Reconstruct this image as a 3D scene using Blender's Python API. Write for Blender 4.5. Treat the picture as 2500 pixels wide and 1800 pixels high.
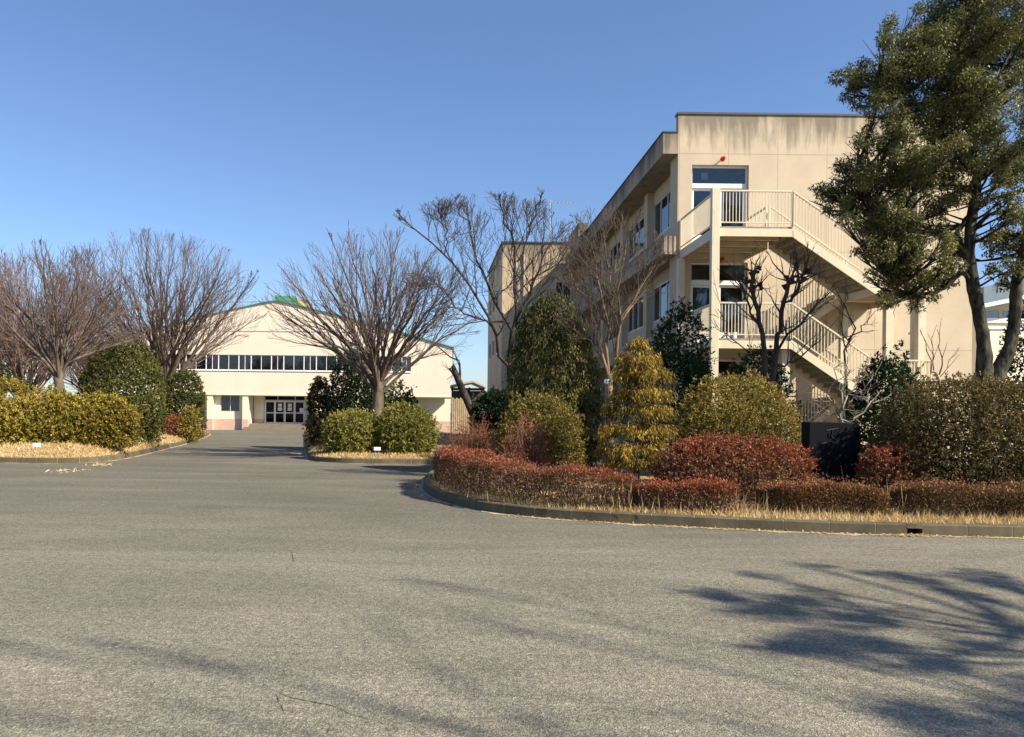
import bpy, math, random
import numpy as np
from mathutils import Vector, Matrix

# ------------------------------------------------------------------ camera, sky, sun, exposure
for o in list(bpy.data.objects): bpy.data.objects.remove(o)
SC = bpy.context.scene
COL = SC.collection
F, PX, PY, HC, ROLL = 1950.0, 1090.0, 1005.0, 1.7, 0.0105      # focal length and principal point in photo pixels
cam = bpy.data.cameras.new('camera'); camo = bpy.data.objects.new('camera', cam); COL.objects.link(camo)
cam.sensor_fit = 'HORIZONTAL'; cam.sensor_width = 36.0; cam.lens = 36.0*F/2500
cam.shift_x = (1250-PX)/2500; cam.shift_y = (PY-900)/2500
cam.clip_start = 0.1; cam.clip_end = 3000
camo.matrix_world = Matrix.Translation((0, 0, HC)) @ Matrix.Rotation(math.pi/2, 4, 'X') @ Matrix.Rotation(ROLL, 4, 'Z')
SC.camera = camo

SUN_EL, SUN_AZ = math.radians(39.5), math.radians(120)       # azimuth clockwise from +Y (the view direction)
w = bpy.data.worlds.new('World'); SC.world = w; w.use_nodes = True
nt = w.node_tree
sky = nt.nodes.new('ShaderNodeTexSky'); sky.sky_type = 'NISHITA'; sky.sun_disc = False
sky.sun_elevation = SUN_EL; sky.sun_rotation = SUN_AZ
sky.altitude = 0; sky.air_density = 1.0; sky.dust_density = 0.6; sky.ozone_density = 3.2
bg = nt.nodes['Background']; bg.inputs['Strength'].default_value = 0.072
tn = nt.nodes.new('ShaderNodeMix'); tn.data_type = 'RGBA'; tn.blend_type = 'MULTIPLY'; tn.inputs[0].default_value = 1.0
tn.inputs[7].default_value = (.88, .945, 1.08, 1)
nt.links.new(sky.outputs[0], tn.inputs[6]); nt.links.new(tn.outputs[2], bg.inputs['Color'])
sl = bpy.data.lights.new('sun', 'SUN'); so = bpy.data.objects.new('sun', sl); COL.objects.link(so)
sl.energy = 4.6; sl.angle = math.radians(0.55); sl.color = (1.0, 0.885, 0.70)
SD = Vector((math.sin(SUN_AZ)*math.cos(SUN_EL), math.cos(SUN_AZ)*math.cos(SUN_EL), math.sin(SUN_EL)))
so.rotation_euler = SD.to_track_quat('Z', 'Y').to_euler(); so.location = SD*60
SC.view_settings.view_transform = 'Standard'; SC.view_settings.look = 'None'
SC.view_settings.exposure = 1.18; SC.view_settings.gamma = 1.0
SC.render.resolution_x = 1024; SC.render.resolution_y = 737
SC.render.engine = 'CYCLES'
try:
    SC.cycles.transparent_max_bounces = 12; SC.cycles.max_bounces = 6
except Exception: pass

# ------------------------------------------------------------------ helpers
rng = np.random.default_rng(11)
random.seed(5)
_c, _s = math.cos(ROLL), math.sin(ROLL)
def at(u, v, Y):
    du, dv = u-PX, v-PY
    return np.array([(du*_c+dv*_s)/F*Y, Y, HC-(-du*_s+dv*_c)/F*Y])
ORG = {}
def tag(o, label=None, cat=None, group=None, kind=None):
    if label: o['label'] = label
    if cat: o['category'] = cat
    if group: o['group'] = group
    if kind: o['kind'] = kind
    return o
def thing(name, loc, label, cat, group=None):
    o = bpy.data.objects.new(name, None); COL.objects.link(o)
    o.empty_display_size = 0.2
    o.location = loc; ORG[o.name] = np.array(loc, float)
    return tag(o, label, cat, group)
def link(name, me, mat, parent):
    o = bpy.data.objects.new(name, me); COL.objects.link(o)
    if mat is not None:
        for m in (mat if isinstance(mat, (list, tuple)) else [mat]): me.materials.append(m)
    if parent is not None:
        o.parent = parent; ORG[o.name] = ORG[parent.name]
    else:
        ORG[o.name] = np.zeros(3)
    return o
def mesh_np(name, V, Fq, mat, parent=None, tone=None, smooth=False, origin=None):
    V = np.asarray(V, float)
    if parent is not None: V = V-ORG[parent.name]
    if origin is not None: V = V-np.asarray(origin)
    Fq = np.asarray(Fq, np.int32); k = Fq.shape[1]
    me = bpy.data.meshes.new(name)
    me.vertices.add(len(V)); me.vertices.foreach_set('co', V.astype(np.float32).ravel())
    me.loops.add(Fq.size); me.loops.foreach_set('vertex_index', Fq.ravel())
    me.polygons.add(len(Fq)); me.polygons.foreach_set('loop_start', np.arange(0, Fq.size, k, dtype=np.int32))
    if smooth: me.polygons.foreach_set('use_smooth', np.ones(len(Fq), bool))
    if tone is not None:
        a = me.attributes.new('tone', 'FLOAT', 'FACE'); a.data.foreach_set('value', np.asarray(tone, np.float32))
    me.update(calc_edges=True)
    o = link(name, me, mat, parent)
    if origin is not None: o.location = origin; ORG[o.name] = np.array(origin, float)
    return o
class MB:
    """collects faces in world coordinates, builds ONE mesh object"""
    def __init__(s): s.v = []; s.f = []; s.t = []
    def add(s, vs, fs, tone=0.5):
        b = len(s.v); s.v += [tuple(float(c) for c in p) for p in vs]
        s.f += [tuple(b+i for i in f) for f in fs]; s.t += [tone]*len(fs)
    def box(s, x0, x1, y0, y1, z0, z1, tone=0.5):
        s.add([(x0,y0,z0),(x1,y0,z0),(x1,y1,z0),(x0,y1,z0),(x0,y0,z1),(x1,y0,z1),(x1,y1,z1),(x0,y1,z1)],
              [(0,3,2,1),(4,5,6,7),(0,1,5,4),(1,2,6,5),(2,3,7,6),(3,0,4,7)], tone)
    def beam(s, p, q, wd, ht, tone=0.5, up=(0,0,1)):
        p = np.array(p, float); q = np.array(q, float); d = q-p; d /= np.linalg.norm(d)
        u = np.array(up, float)
        if abs(np.dot(u, d)) > .95: u = np.array([0,1.,0])
        sx = np.cross(d, u); sx /= np.linalg.norm(sx); uy = np.cross(sx, d)
        c = [(-1,-1),(1,-1),(1,1),(-1,1)]
        vs = [p+sx*a*wd/2+uy*b*ht/2 for a, b in c]+[q+sx*a*wd/2+uy*b*ht/2 for a, b in c]
        s.add(vs, [(0,1,2,3),(7,6,5,4),(0,4,5,1),(1,5,6,2),(2,6,7,3),(3,7,4,0)], tone)
    def cyl(s, p, q, r0, r1=None, n=10, tone=0.5):
        r1 = r0 if r1 is None else r1
        p = np.array(p, float); q = np.array(q, float); d = q-p; d /= np.linalg.norm(d)
        u = np.array([0,0,1.]) if abs(d[2]) < .9 else np.array([1.,0,0])
        a = np.cross(d, u); a /= np.linalg.norm(a); b = np.cross(d, a)
        vs = []
        for c, r in ((p, r0), (q, r1)):
            for i in range(n):
                t = 2*math.pi*i/n; vs.append(c+a*r*math.cos(t)+b*r*math.sin(t))
        fs = [(i, (i+1) % n, n+(i+1) % n, n+i) for i in range(n)]+[tuple(range(n-1, -1, -1)), tuple(range(n, 2*n))]
        s.add(vs, fs, tone)
    def prism(s, poly, axis, a0, a1, tone=0.5):
        """poly in the two other axes (xz for axis y, yz for x, xy for z)"""
        n = len(poly)
        def pt(p, a): return {'y': (p[0], a, p[1]), 'x': (a, p[0], p[1]), 'z': (p[0], p[1], a)}[axis]
        vs = [pt(p, a0) for p in poly]+[pt(p, a1) for p in poly]
        s.add(vs, [tuple(range(n)), tuple(range(2*n-1, n-1, -1))]+[(i, n+i, n+(i+1) % n, (i+1) % n) for i in range(n)], tone)
    def build(s, name, mat, parent=None, bevel=0, smooth=False):
        me = bpy.data.meshes.new(name)
        o0 = ORG[parent.name] if parent is not None else np.zeros(3)
        me.from_pydata([tuple(np.array(p)-o0) for p in s.v], [], s.f)
        a = me.attributes.new('tone', 'FLOAT', 'FACE'); a.data.foreach_set('value', np.array(s.t, np.float32))
        import bmesh
        bm = bmesh.new(); bm.from_mesh(me); bmesh.ops.recalc_face_normals(bm, faces=bm.faces); bm.to_mesh(me); bm.free()
        if smooth:
            for p in me.polygons: p.use_smooth = True
        o = link(name, me, mat, parent)
        if bevel:
            m = o.modifiers.new('bevel', 'BEVEL'); m.width = bevel; m.segments = 2; m.limit_method = 'ANGLE'
        return o
def copy_tree(o, parent=None):
    c = o.copy(); COL.objects.link(c)
    if parent is not None: c.parent = parent
    for ch in list(o.children): copy_tree(ch, c)
    return c

# ------------------------------------------------------------------ materials
class NB:
    def __init__(s, name):
        s.m = bpy.data.materials.new(name); s.m.use_nodes = True; s.t = s.m.node_tree
        s.p = s.t.nodes['Principled BSDF']; s.out = s.t.nodes['Material Output']
    def n(s, ty, **kw):
        x = s.t.nodes.new(ty)
        for k, v in kw.items():
            if k.startswith('i_'):
                key = k[2:]; key = int(key) if key.isdigit() else key
                tgt = x.inputs[key]
                if isinstance(v, bpy.types.NodeSocket): s.t.links.new(v, tgt)
                else: tgt.default_value = v
            else: setattr(x, k, v)
        return x
    def math(s, op, a, b=0.0, c=None, clamp=False):
        x = s.n('ShaderNodeMath', operation=op, use_clamp=clamp, i_0=a, i_1=b)
        if c is not None: s._set(x.inputs[2], c)
        return x.outputs[0]
    def _set(s, i, v):
        if isinstance(v, bpy.types.NodeSocket): s.t.links.new(v, i)
        else: i.default_value = v
    def mix(s, f, a, b, blend='MIX'):
        x = s.n('ShaderNodeMix', data_type='RGBA', blend_type=blend)
        s._set(x.inputs[0], f); s._set(x.inputs[6], a); s._set(x.inputs[7], b)
        return x.outputs[2]
    def noise(s, vec, scale, detail=4, rough=.55, dist=0.0):
        return s.n('ShaderNodeTexNoise', i_Vector=vec, i_Scale=scale, i_Detail=detail, i_Roughness=rough, i_Distortion=dist).outputs[0]
    def ramp(s, f, stops, interp='LINEAR'):
        x = s.n('ShaderNodeValToRGB'); x.color_ramp.interpolation = interp
        e = x.color_ramp.elements
        while len(e) < len(stops): e.new(.5)
        for k, (p, c) in zip(e, stops):
            k.position = p; k.color = c if len(c) == 4 else (*c, 1)
        s._set(x.inputs[0], f); return x.outputs[0]
    def rng(s, f, a, b, c=0.0, d=1.0):
        x = s.n('ShaderNodeMapRange', clamp=True, i_0=f, i_1=a, i_2=b, i_3=c, i_4=d); return x.outputs[0]
    def obj(s): return s.n('ShaderNodeTexCoord').outputs['Object']
    def scale(s, vec, sc):
        return s.n('ShaderNodeMapping', i_Vector=vec, i_Scale=sc).outputs[0]
    def attr(s, nm): return s.n('ShaderNodeAttribute', attribute_name=nm).outputs['Fac']
    def bump(s, h, strength=.3, dist=.02):
        s.t.links.new(s.n('ShaderNodeBump', i_Height=h, i_Strength=strength, i_Distance=dist).outputs[0], s.p.inputs['Normal'])
    def col(s, c): s._set(s.p.inputs['Base Color'], c)
    def set(s, **kw):
        for k, v in kw.items(): s._set(s.p.inputs[k.replace('_', ' ')], v)
        return s
def C4(c): return (*c, 1.0)
def simple(name, c, rough=.6, var=.15, sc=3.0, bump=0.0, bsc=40, metal=0.0, spec=.5):
    b = NB(name); v = b.obj()
    n1 = b.noise(v, sc, 5); 
    lo = tuple(x*(1-var) for x in c); hi = tuple(min(1, x*(1+var)) for x in c)
    b.col(b.ramp(n1, [(.25, lo), (.75, hi)]))
    b.set(Roughness=rough, Metallic=metal, Specular_IOR_Level=spec)
    if bump: b.bump(b.noise(v, bsc, 4), bump, .01)
    return b.m
def leafmat(name, stops, rough=.45, transl=.25, spec=.4):
    b = NB(name); t = b.attr('tone')
    c = b.ramp(t, stops); b.col(c); b.set(Roughness=rough, Specular_IOR_Level=spec)
    tr = b.n('ShaderNodeBsdfTranslucent', i_Color=c)
    mx = b.n('ShaderNodeMixShader', i_0=transl); b.t.links.new(b.p.outputs[0], mx.inputs[1]); b.t.links.new(tr.outputs[0], mx.inputs[2])
    b.t.links.new(mx.outputs[0], b.out.inputs[0]); return b.m
def barkmat(name, c1, c2, sc=6):
    b = NB(name); v = b.scale(b.obj(), (1, 1, .35)); n = b.noise(v, sc, 6, .65)
    b.col(b.ramp(n, [(.3, c1), (.7, c2)])); b.set(Roughness=.9, Specular_IOR_Level=.15); b.bump(b.noise(v, sc*5, 4), .5, .02); return b.m

def asphalt():
    b = NB('asphalt'); v = b.obj()
    ag = b.n('ShaderNodeTexVoronoi', i_Vector=v, i_Scale=95.0)
    fine = b.ramp(ag.outputs['Color'], [(.1, (.55, .55, .55)), (.55, (1, 1, 1)), (.95, (1.65, 1.6, 1.5))])
    big = b.noise(v, .22, 5, .6); mid = b.noise(b.scale(v, (.5, 1.6, 1)), 1.1, 6, .65)
    base = b.ramp(big, [(.3, (.147, .140, .114)), (.5, (.187, .175, .139)), (.7, (.233, .214, .166))])
    base = b.mix(b.rng(mid, .38, .66, 0, .5), base, C4((.125, .118, .092)))
    band = b.noise(b.n('ShaderNodeMapping', i_Vector=v, i_Rotation=(0, 0, .35), i_Scale=(.10, .75, 1)).outputs[0], 1.0, 5, .6, .6)   # tyre worn lanes
    base = b.mix(b.rng(band, .48, .66, 0, .55), base, C4((.248, .229, .182)))
    dust = b.rng(b.noise(v, .8, 7, .75), .56, .72, 0, .45)
    base = b.mix(dust, base, C4((.235, .208, .155)))
    sy = b.n('ShaderNodeSeparateXYZ', i_0=v).outputs[1]                        # asphalt colour grows darker farther down the drive, with a noisy edge
    far_dark = b.rng(b.math('ADD', sy, b.math('MULTIPLY', b.noise(v, .35, 4, .6), 9.0)), 10.5, 19.0, 0, .62)
    base = b.mix(far_dark, base, b.mix(1.0, base, C4((.50, .51, .54)), 'MULTIPLY'))
    oil = b.rng(b.noise(v, 1.7, 3, .5), .70, .78, 0, .35)
    base = b.mix(oil, base, C4((.085, .082, .075)))
    grit = b.noise(v, 38, 3, .7)
    base = b.mix(.7, base, b.ramp(grit, [(.32, (.4, .4, .4)), (.68, (1.55, 1.55, 1.55))]), 'MULTIPLY')
    g2 = b.noise(v, 13, 4, .75)
    base = b.mix(.55, base, b.ramp(g2, [(.34, (.5, .5, .5)), (.66, (1.45, 1.45, 1.42))]), 'MULTIPLY')
    c = b.mix(.75, base, fine, 'MULTIPLY')
    # far away the grain averages out by itself; sparse pale stones
    st = b.n('ShaderNodeTexVoronoi', i_Vector=v, i_Scale=22.0)
    c = b.mix(b.math('LESS_THAN', st.outputs['Distance'], .07), c, C4((.42, .40, .35)))
    b.col(c); b.set(Roughness=.88, Specular_IOR_Level=.25)
    b.bump(b.math('ADD', ag.outputs['Distance'], b.math('MULTIPLY', grit, .8)), .55, .012); return b.m
def concrete_wall(name, base, stain_top, stain_h, joints=None, stain=.8, dirt=.25, low=None):
    """painted render with rain streaks running down from a top edge at local height stain_top"""
    b = NB(name); v = b.obj(); sx = b.n('ShaderNodeSeparateXYZ', i_0=v)
    X, Y, Z = sx.outputs
    n = b.noise(v, .7, 6, .6)
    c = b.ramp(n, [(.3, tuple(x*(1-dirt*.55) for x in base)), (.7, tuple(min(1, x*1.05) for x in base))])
    c = b.mix(b.rng(b.noise(v, 5, 6, .7), .45, .8, 0, .22), c, C4(tuple(x*.7 for x in base)))
    st = b.noise(b.scale(v, (1.15, 1.15, .13)), 1.5, 8, .72, .35)
    patch = b.noise(b.scale(v, (1, 1, .45)), .5, 4)
    m = b.rng(Z, stain_top-stain_h, stain_top, 0, 1)
    f = b.math('MULTIPLY', b.rng(b.math('ADD', st, b.math('ADD', b.math('MULTIPLY', m, .36), b.math('MULTIPLY', patch, .55))), .92, 1.14), b.rng(m, 0, .35))
    c = b.mix(b.math('MULTIPLY', f, stain), c, C4((.105, .092, .075)))
    if low:
        f2 = b.math('MULTIPLY', b.rng(st, .42, .75), b.rng(Z, low[0], low[1], 1, 0))
        c = b.mix(b.math('MULTIPLY', f2, .5), c, C4((.2, .17, .12)))
    if joints:
        x0, dx, zs = joints
        fx = b.math('LESS_THAN', b.math('ABSOLUTE', b.math('SUBTRACT', b.math('FLOORED_MODULO', b.math('SUBTRACT', X, x0-dx/2), dx), dx/2)), .014)
        fj = fx
        for z in zs: fj = b.math('MAXIMUM', fj, b.math('LESS_THAN', b.math('ABSOLUTE', b.math('SUBTRACT', Z, z)), .016))
        c = b.mix(b.math('MULTIPLY', fj, .45), c, C4((.2, .16, .11)))
    b.col(c); b.set(Roughness=.85, Specular_IOR_Level=.2); b.bump(b.noise(v, 60, 4), .15, .01); return b.m
def glassmat(name, tint=(.75, .8, .82), refl=1.0, dark=.5):
    b = NB(name); g = b.n('ShaderNodeBsdfGlossy', i_Color=C4((.9*refl,)*3), i_Roughness=.03)
    tr = b.n('ShaderNodeBsdfTransparent', i_Color=C4(tint))
    fr = b.n('ShaderNodeFresnel', i_IOR=1.55)
    f = b.math('MULTIPLY', fr.outputs[0], 1.15*refl, clamp=True)
    mx = b.n('ShaderNodeMixShader', i_0=f); b.t.links.new(tr.outputs[0], mx.inputs[1]); b.t.links.new(g.outputs[0], mx.inputs[2])
    b.t.links.new(mx.outputs[0], b.out.inputs[0]); return b.m
def gym_siding():
    b = NB('cream_siding'); v = b.obj(); sx = b.n('ShaderNodeSeparateXYZ', i_0=v)
    n = b.noise(v, .4, 5); c = b.ramp(n, [(.3, (.70, .60, .475)), (.7, (.76, .665, .54))])
    r = b.math('PINGPONG', sx.outputs[0], .14)
    c = b.mix(b.rng(r, .0, .03, .13, 0), c, C4((.55, .48, .36)))
    c = b.mix(b.rng(b.noise(b.scale(v, (1, 1, .2)), .9, 6, .7), .55, .8, 0, .2), c, C4((.5, .44, .34)))
    b.col(c); b.set(Roughness=.6); b.bump(b.rng(r, 0, .05), .12, .02); return b.m
def tilemat():
    b = NB('pink_tile'); v = b.obj()
    br = b.n('ShaderNodeTexBrick', i_Vector=b.n('ShaderNodeMapping', i_Vector=v, i_Rotation=(math.pi/2, 0, 0)).outputs[0], i_Scale=4.0, i_Color1=C4((.50, .30, .22)), i_Color2=C4((.58, .38, .29)), i_Mortar=C4((.6, .5, .42)))
    b.col(br.outputs[0]); b.set(Roughness=.6); return b.m
def soilmat():
    b = NB('dry_grass_soil'); v = b.obj()
    n = b.noise(v, 2.2, 7, .7); n2 = b.noise(v, 26, 5, .7)
    c = b.ramp(n, [(.3, (.16, .10, .05)), (.48, (.34, .24, .12)), (.7, (.50, .38, .20))])
    c = b.mix(.6, c, b.ramp(n2, [(.3, (.4, .4, .4)), (.7, (1.45, 1.4, 1.3))]), 'MULTIPLY')
    b.col(c); b.set(Roughness=.95, Specular_IOR_Level=.1); b.bump(n2, .8, .05); return b.m
def kerbmat():
    b = NB('kerb_concrete'); v = b.obj(); t = b.attr('tone')
    n = b.noise(v, 1.6, 6, .7); n2 = b.noise(b.scale(v, (1, 1, .4)), 9, 6, .7)
    c = b.ramp(n, [(.3, (.060, .050, .032)), (.55, (.108, .091, .060)), (.75, (.165, .14, .096))])
    c = b.mix(.6, c, b.ramp(n2, [(.3, (.55, .55, .55)), (.7, (1.35, 1.33, 1.25))]), 'MULTIPLY')
    c = b.mix(b.rng(t, 0, .8, .0, .35), c, C4((.115, .10, .072)))
    c = b.mix(b.math('GREATER_THAN', t, .9), c, C4((.25, .215, .15)))
    b.col(c); b.set(Roughness=.9, Specular_IOR_Level=.2); b.bump(n2, .4, .01); return b.m

M = {}
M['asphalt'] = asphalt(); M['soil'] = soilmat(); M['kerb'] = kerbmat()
WALLC = (.545, .455, .335)
M['wall'] = concrete_wall('cream_render', WALLC, 12.82, 1.8, joints=(10.37-8.5, 1.83, (11.37, 7.77, 4.16)), stain=.72)
M['wing'] = concrete_wall('wing_render', (.60, .47, .31), 13.2, 3.4, stain=.8, dirt=.4)
M['eave'] = concrete_wall('shaded_stained_concrete', (.36, .30, .225), 12.2, 1.3, stain=.9, dirt=.5)  # base colour darkened to carry the long side's shade; real stain streaks on top
M['ledge'] = concrete_wall('ledge_concrete', (.40, .335, .25), 8.4, 1.0, stain=.6, dirt=.5)  # ledge base also darkened for shade on the long side, besides its staining
M['cap'] = simple('dark_coping_metal', (.045, .043, .05), .5, .2)
def steelpaint():
    b = NB('cream_steel_paint'); v = b.obj(); n = b.noise(v, 1.3, 6, .65)
    c = b.ramp(n, [(.3, (.56, .50, .36)), (.7, (.67, .605, .45))])
    st = b.noise(b.scale(v, (5, 5, .5)), 1.6, 6, .7)
    c = b.mix(b.rng(st, .56, .78, 0, .4), c, C4((.36, .29, .19)))
    ru = b.math('MULTIPLY', b.rng(b.noise(b.scale(v, (2, 2, .8)), 2.4, 6, .75), .60, .72), .6)
    c = b.mix(ru, c, C4((.30, .15, .07))); b.col(c); b.set(Roughness=.55); return b.m
M['stairpaint'] = steelpaint()
M['stairtread'] = simple('grey_tread', (.24, .20, .15), .8, .3, 4)
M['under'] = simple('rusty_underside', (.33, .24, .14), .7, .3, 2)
M['white'] = simple('white_metal', (.78, .78, .76), .4, .04)
M['alu'] = simple('aluminium', (.55, .56, .56), .4, .06, metal=.3)
M['alud'] = simple('weathered_aluminium', (.36, .36, .36), .45, .1, metal=.2)
M['glass'] = glassmat('window_glass')
M['glassd'] = glassmat('dark_door_glass', (.28, .30, .32), .55)
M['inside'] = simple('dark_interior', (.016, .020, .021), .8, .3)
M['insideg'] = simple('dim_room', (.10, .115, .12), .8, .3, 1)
M['curtain'] = simple('purple_curtain', (.36, .10, .17), .9, .2)
M['lace'] = simple('pale_curtain', (.40, .34, .36), .9, .2)
M['greenroof'] = simple('green_roof_metal', (.07, .26, .17), .5, .15)
M['yellowgreen'] = simple('yellow_green_metal', (.45, .47, .16), .5, .2)
M['siding'] = gym_siding(); M['tile'] = tilemat()
M['gymlow'] = simple('cream_lower_wall', (.74, .67, .50), .7, .08, 1.2)
M['step'] = simple('step_concrete', (.20, .165, .125), .8, .2, 3)
M['red'] = simple('red_lamp_plastic', (.55, .02, .03), .3, .1)
M['paper'] = simple('white_paper', (.75, .75, .72), .7, .03)
M['stone'] = simple('black_granite', (.0045, .005, .007), .6, .3, 20, spec=.12)
M['stonebase'] = simple('dark_granite_base', (.008, .008, .009), .8, .3, 8, spec=.2)
M['carve'] = simple('carved_stroke_grey', (.022, .022, .028), .7, .1)
M['wood'] = simple('weathered_boards', (.45, .33, .19), .8, .3, 5)
M['wooddark'] = simple('dark_timber', (.05, .04, .035), .85, .2)
M['shedroof'] = simple('pale_sheet_roof', (.45, .40, .33), .6, .2)
M['bluemetal'] = simple('blue_grey_sheet_roof', (.13, .19, .23), .5, .15)
M['wire'] = simple('grey_wire', (.05, .05, .055), .5, .05)
M['black'] = simple('black_opening', (.006, .006, .006), .9, .1)
M['crack'] = simple('crack_dark', (.055, .051, .045), .95, .2)
M['sand'] = simple('dusty_sand', (.36, .29, .18), .95, .35, 14, .5)
M['chan'] = simple('drain_channel_concrete', (.40, .36, .29), .85, .2, 2)
def oakbark():
    b = NB('grey_oak_bark'); v = b.scale(b.obj(), (1, 1, .3)); n = b.noise(v, 7, 7, .7); n2 = b.noise(b.obj(), 2.2, 4, .6)
    c = b.ramp(n, [(.38, (.012, .012, .010)), (.5, (.045, .043, .034)), (.64, (.115, .108, .082))])
    c = b.mix(b.rng(n2, .55, .68, 0, .55), c, C4((.13, .135, .095)))          # lichen patches
    b.col(c); b.set(Roughness=.95, Specular_IOR_Level=.1); b.bump(n, 1.0, .04); return b.m
M['bark_zel'] = barkmat('zelkova_bark', (.055, .043, .034), (.18, .145, .11))
M['twig_zel'] = simple('zelkova_twig', (.125, .090, .080), .85, .25, 1)
M['twig_red'] = simple('reddish_twig', (.165, .105, .092), .85, .2, 1)
M['bark_dark'] = barkmat('dark_cherry_bark', (.025, .021, .019), (.085, .07, .058))
M['twig_dark'] = simple('dark_twig', (.065, .050, .042), .85, .2, 1)
M['bark_pale'] = barkmat('pale_smooth_bark', (.075, .052, .034), (.30, .21, .13), 3)
M['twig_pale'] = simple('tan_twig', (.070, .052, .038), .85, .3, 2)
M['bark_white'] = simple('bleached_twig', (.23, .20, .16), .85, .2, 2)
M['bark_oak'] = oakbark()
M['twig_rust'] = simple('rusty_twig', (.165, .085, .055), .85, .3, 3)
M['stem'] = simple('shrub_stem', (.10, .07, .045), .9, .3, 3)
M['stemred'] = simple('red_shrub_stem', (.27, .165, .10), .9, .3, 3)
G = leafmat
M['L_oak'] = G('oak_leaf', [(0, (.038, .052, .024)), (.4, (.125, .138, .055)), (.7, (.29, .27, .10)), (1, (.47, .41, .17))], .5, .22, .3)
M['L_dark'] = G('dark_evergreen_leaf', [(0, (.010, .022, .010)), (.5, (.022, .042, .016)), (.8, (.05, .08, .025)), (1, (.12, .135, .045))], .6, .2, .15)
M['L_cam'] = G('camellia_leaf', [(0, (.045, .056, .018)), (.5, (.105, .115, .032)), (.85, (.19, .18, .05)), (1, (.30, .27, .10))], .65, .28, .12)
M['L_yel'] = G('yellow_green_leaf', [(0, (.075, .055, .02)), (.35, (.165, .128, .026)), (.65, (.30, .24, .038)), (.88, (.46, .36, .06)), (1, (.55, .46, .16))], .5, .3, .3)
M['L_yg'] = G('spring_green_leaf', [(0, (.07, .068, .022)), (.4, (.155, .155, .036)), (.75, (.265, .25, .055)), (1, (.40, .36, .11))], .5, .3, .3)
M['L_mix'] = G('bronze_green_leaf', [(0, (.06, .05, .02)), (.3, (.13, .11, .03)), (.55, (.23, .185, .04)), (.8, (.35, .255, .055)), (1, (.45, .31, .09))], .5, .28, .25)
M['L_olive'] = G('olive_brown_leaf', [(0, (.035, .03, .018)), (.35, (.070, .058, .026)), (.65, (.125, .098, .035)), (.9, (.19, .14, .05)), (1, (.26, .20, .10))], .55, .25, .2)
M['L_con'] = G('cypress_spray', [(0, (.014, .026, .008)), (.45, (.034, .048, .012)), (.75, (.10, .10, .022)), (1, (.25, .19, .05))], .6, .2, .25)
M['L_gold'] = G('golden_cypress_thread', [(0, (.022, .034, .010)), (.28, (.10, .085, .016)), (.6, (.36, .215, .022)), (.85, (.52, .34, .04)), (1, (.62, .50, .10))], .55, .3, .3)
M['L_red'] = G('red_azalea_leaf', [(0, (.085, .06, .035)), (.3, (.16, .095, .052)), (.55, (.23, .080, .040)), (.8, (.30, .072, .036)), (1, (.37, .15, .075))], .5, .25, .3)
M['L_azb'] = G('bronze_azalea_leaf', [(0, (.06, .045, .025)), (.3, (.12, .085, .035)), (.55, (.19, .105, .042)), (.8, (.26, .085, .042)), (1, (.34, .17, .08))], .5, .25, .3)
M['L_redtwig'] = G('rusty_twig_leaf', [(0, (.09, .05, .03)), (.4, (.20, .085, .045)), (.75, (.30, .085, .042)), (1, (.36, .15, .075))], .6, .25, .2)
M['L_straw'] = G('straw_blade', [(0, (.22, .13, .06)), (.35, (.42, .29, .13)), (.7, (.60, .46, .24)), (1, (.72, .60, .38))], .8, .3, .1)
M['L_palm'] = G('palm_leaf', [(0, (.02, .04, .01)), (1, (.08, .11, .03))], .4, .2, .4)

# ------------------------------------------------------------------ vegetation kit
def unit(a): return a/np.maximum(np.linalg.norm(a, axis=-1, keepdims=True), 1e-9)
def tubes(name, polys, mat, parent, smooth=True):
    """polys: list of (pts Nx3, radii N, sides)"""
    groups = {}
    for p, r, k in polys: groups.setdefault((len(p), k), []).append((p, r))
    V = []; Q = []; base = 0
    for (n, k), L in groups.items():
        P = np.array([p for p, _ in L], float); Rr = np.array([r for _, r in L], float)      # m,n,3  m,n
        T = np.empty_like(P); T[:, 1:-1] = P[:, 2:]-P[:, :-2]; T[:, 0] = P[:, 1]-P[:, 0]; T[:, -1] = P[:, -1]-P[:, -2]
        T = unit(T); ref = np.zeros_like(T); ref[..., 0] = 1
        vert = np.abs(T[..., 0]) > .9; ref[vert] = (0, 1, 0)
        A = unit(np.cross(T, ref)); B = np.cross(T, A)
        th = np.arange(k)*2*math.pi/k
        ring = P[:, :, None, :]+Rr[:, :, None, None]*(A[:, :, None, :]*np.cos(th)[None, None, :, None]+B[:, :, None, :]*np.sin(th)[None, None, :, None])
        m = len(L); V.append(ring.reshape(-1, 3))
        idx = base+np.arange(m*n*k).reshape(m, n, k)
        q = np.stack([idx[:, :-1], np.roll(idx, -1, 2)[:, :-1], np.roll(idx, -1, 2)[:, 1:], idx[:, 1:]], -1)
        Q.append(q.reshape(-1, 4)); base += m*n*k
    return mesh_np(name, np.concatenate(V), np.concatenate(Q), mat, parent, smooth=smooth)
def leafquads(P, D, L, W, g, fold=.12, flat=None):
    """diamond leaves at P pointing along D"""
    n = len(P); D = unit(D)
    rnd = g.normal(size=(n, 3))
    if flat is not None: rnd = rnd*(1-flat)+np.array([0, 0, 1.])*flat*3; S = unit(np.cross(D, rnd))
    else: S = unit(np.cross(D, rnd))
    N = np.cross(S, D)
    L = np.broadcast_to(np.asarray(L, float), (n,))[:, None]; W = np.broadcast_to(np.asarray(W, float), (n,))[:, None]
    mid = P+D*L*.45+N*L*fold
    V = np.stack([P, mid+S*W/2, P+D*L, mid-S*W/2], 1).reshape(-1, 3)
    return V, np.arange(4*n).reshape(n, 4)
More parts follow.
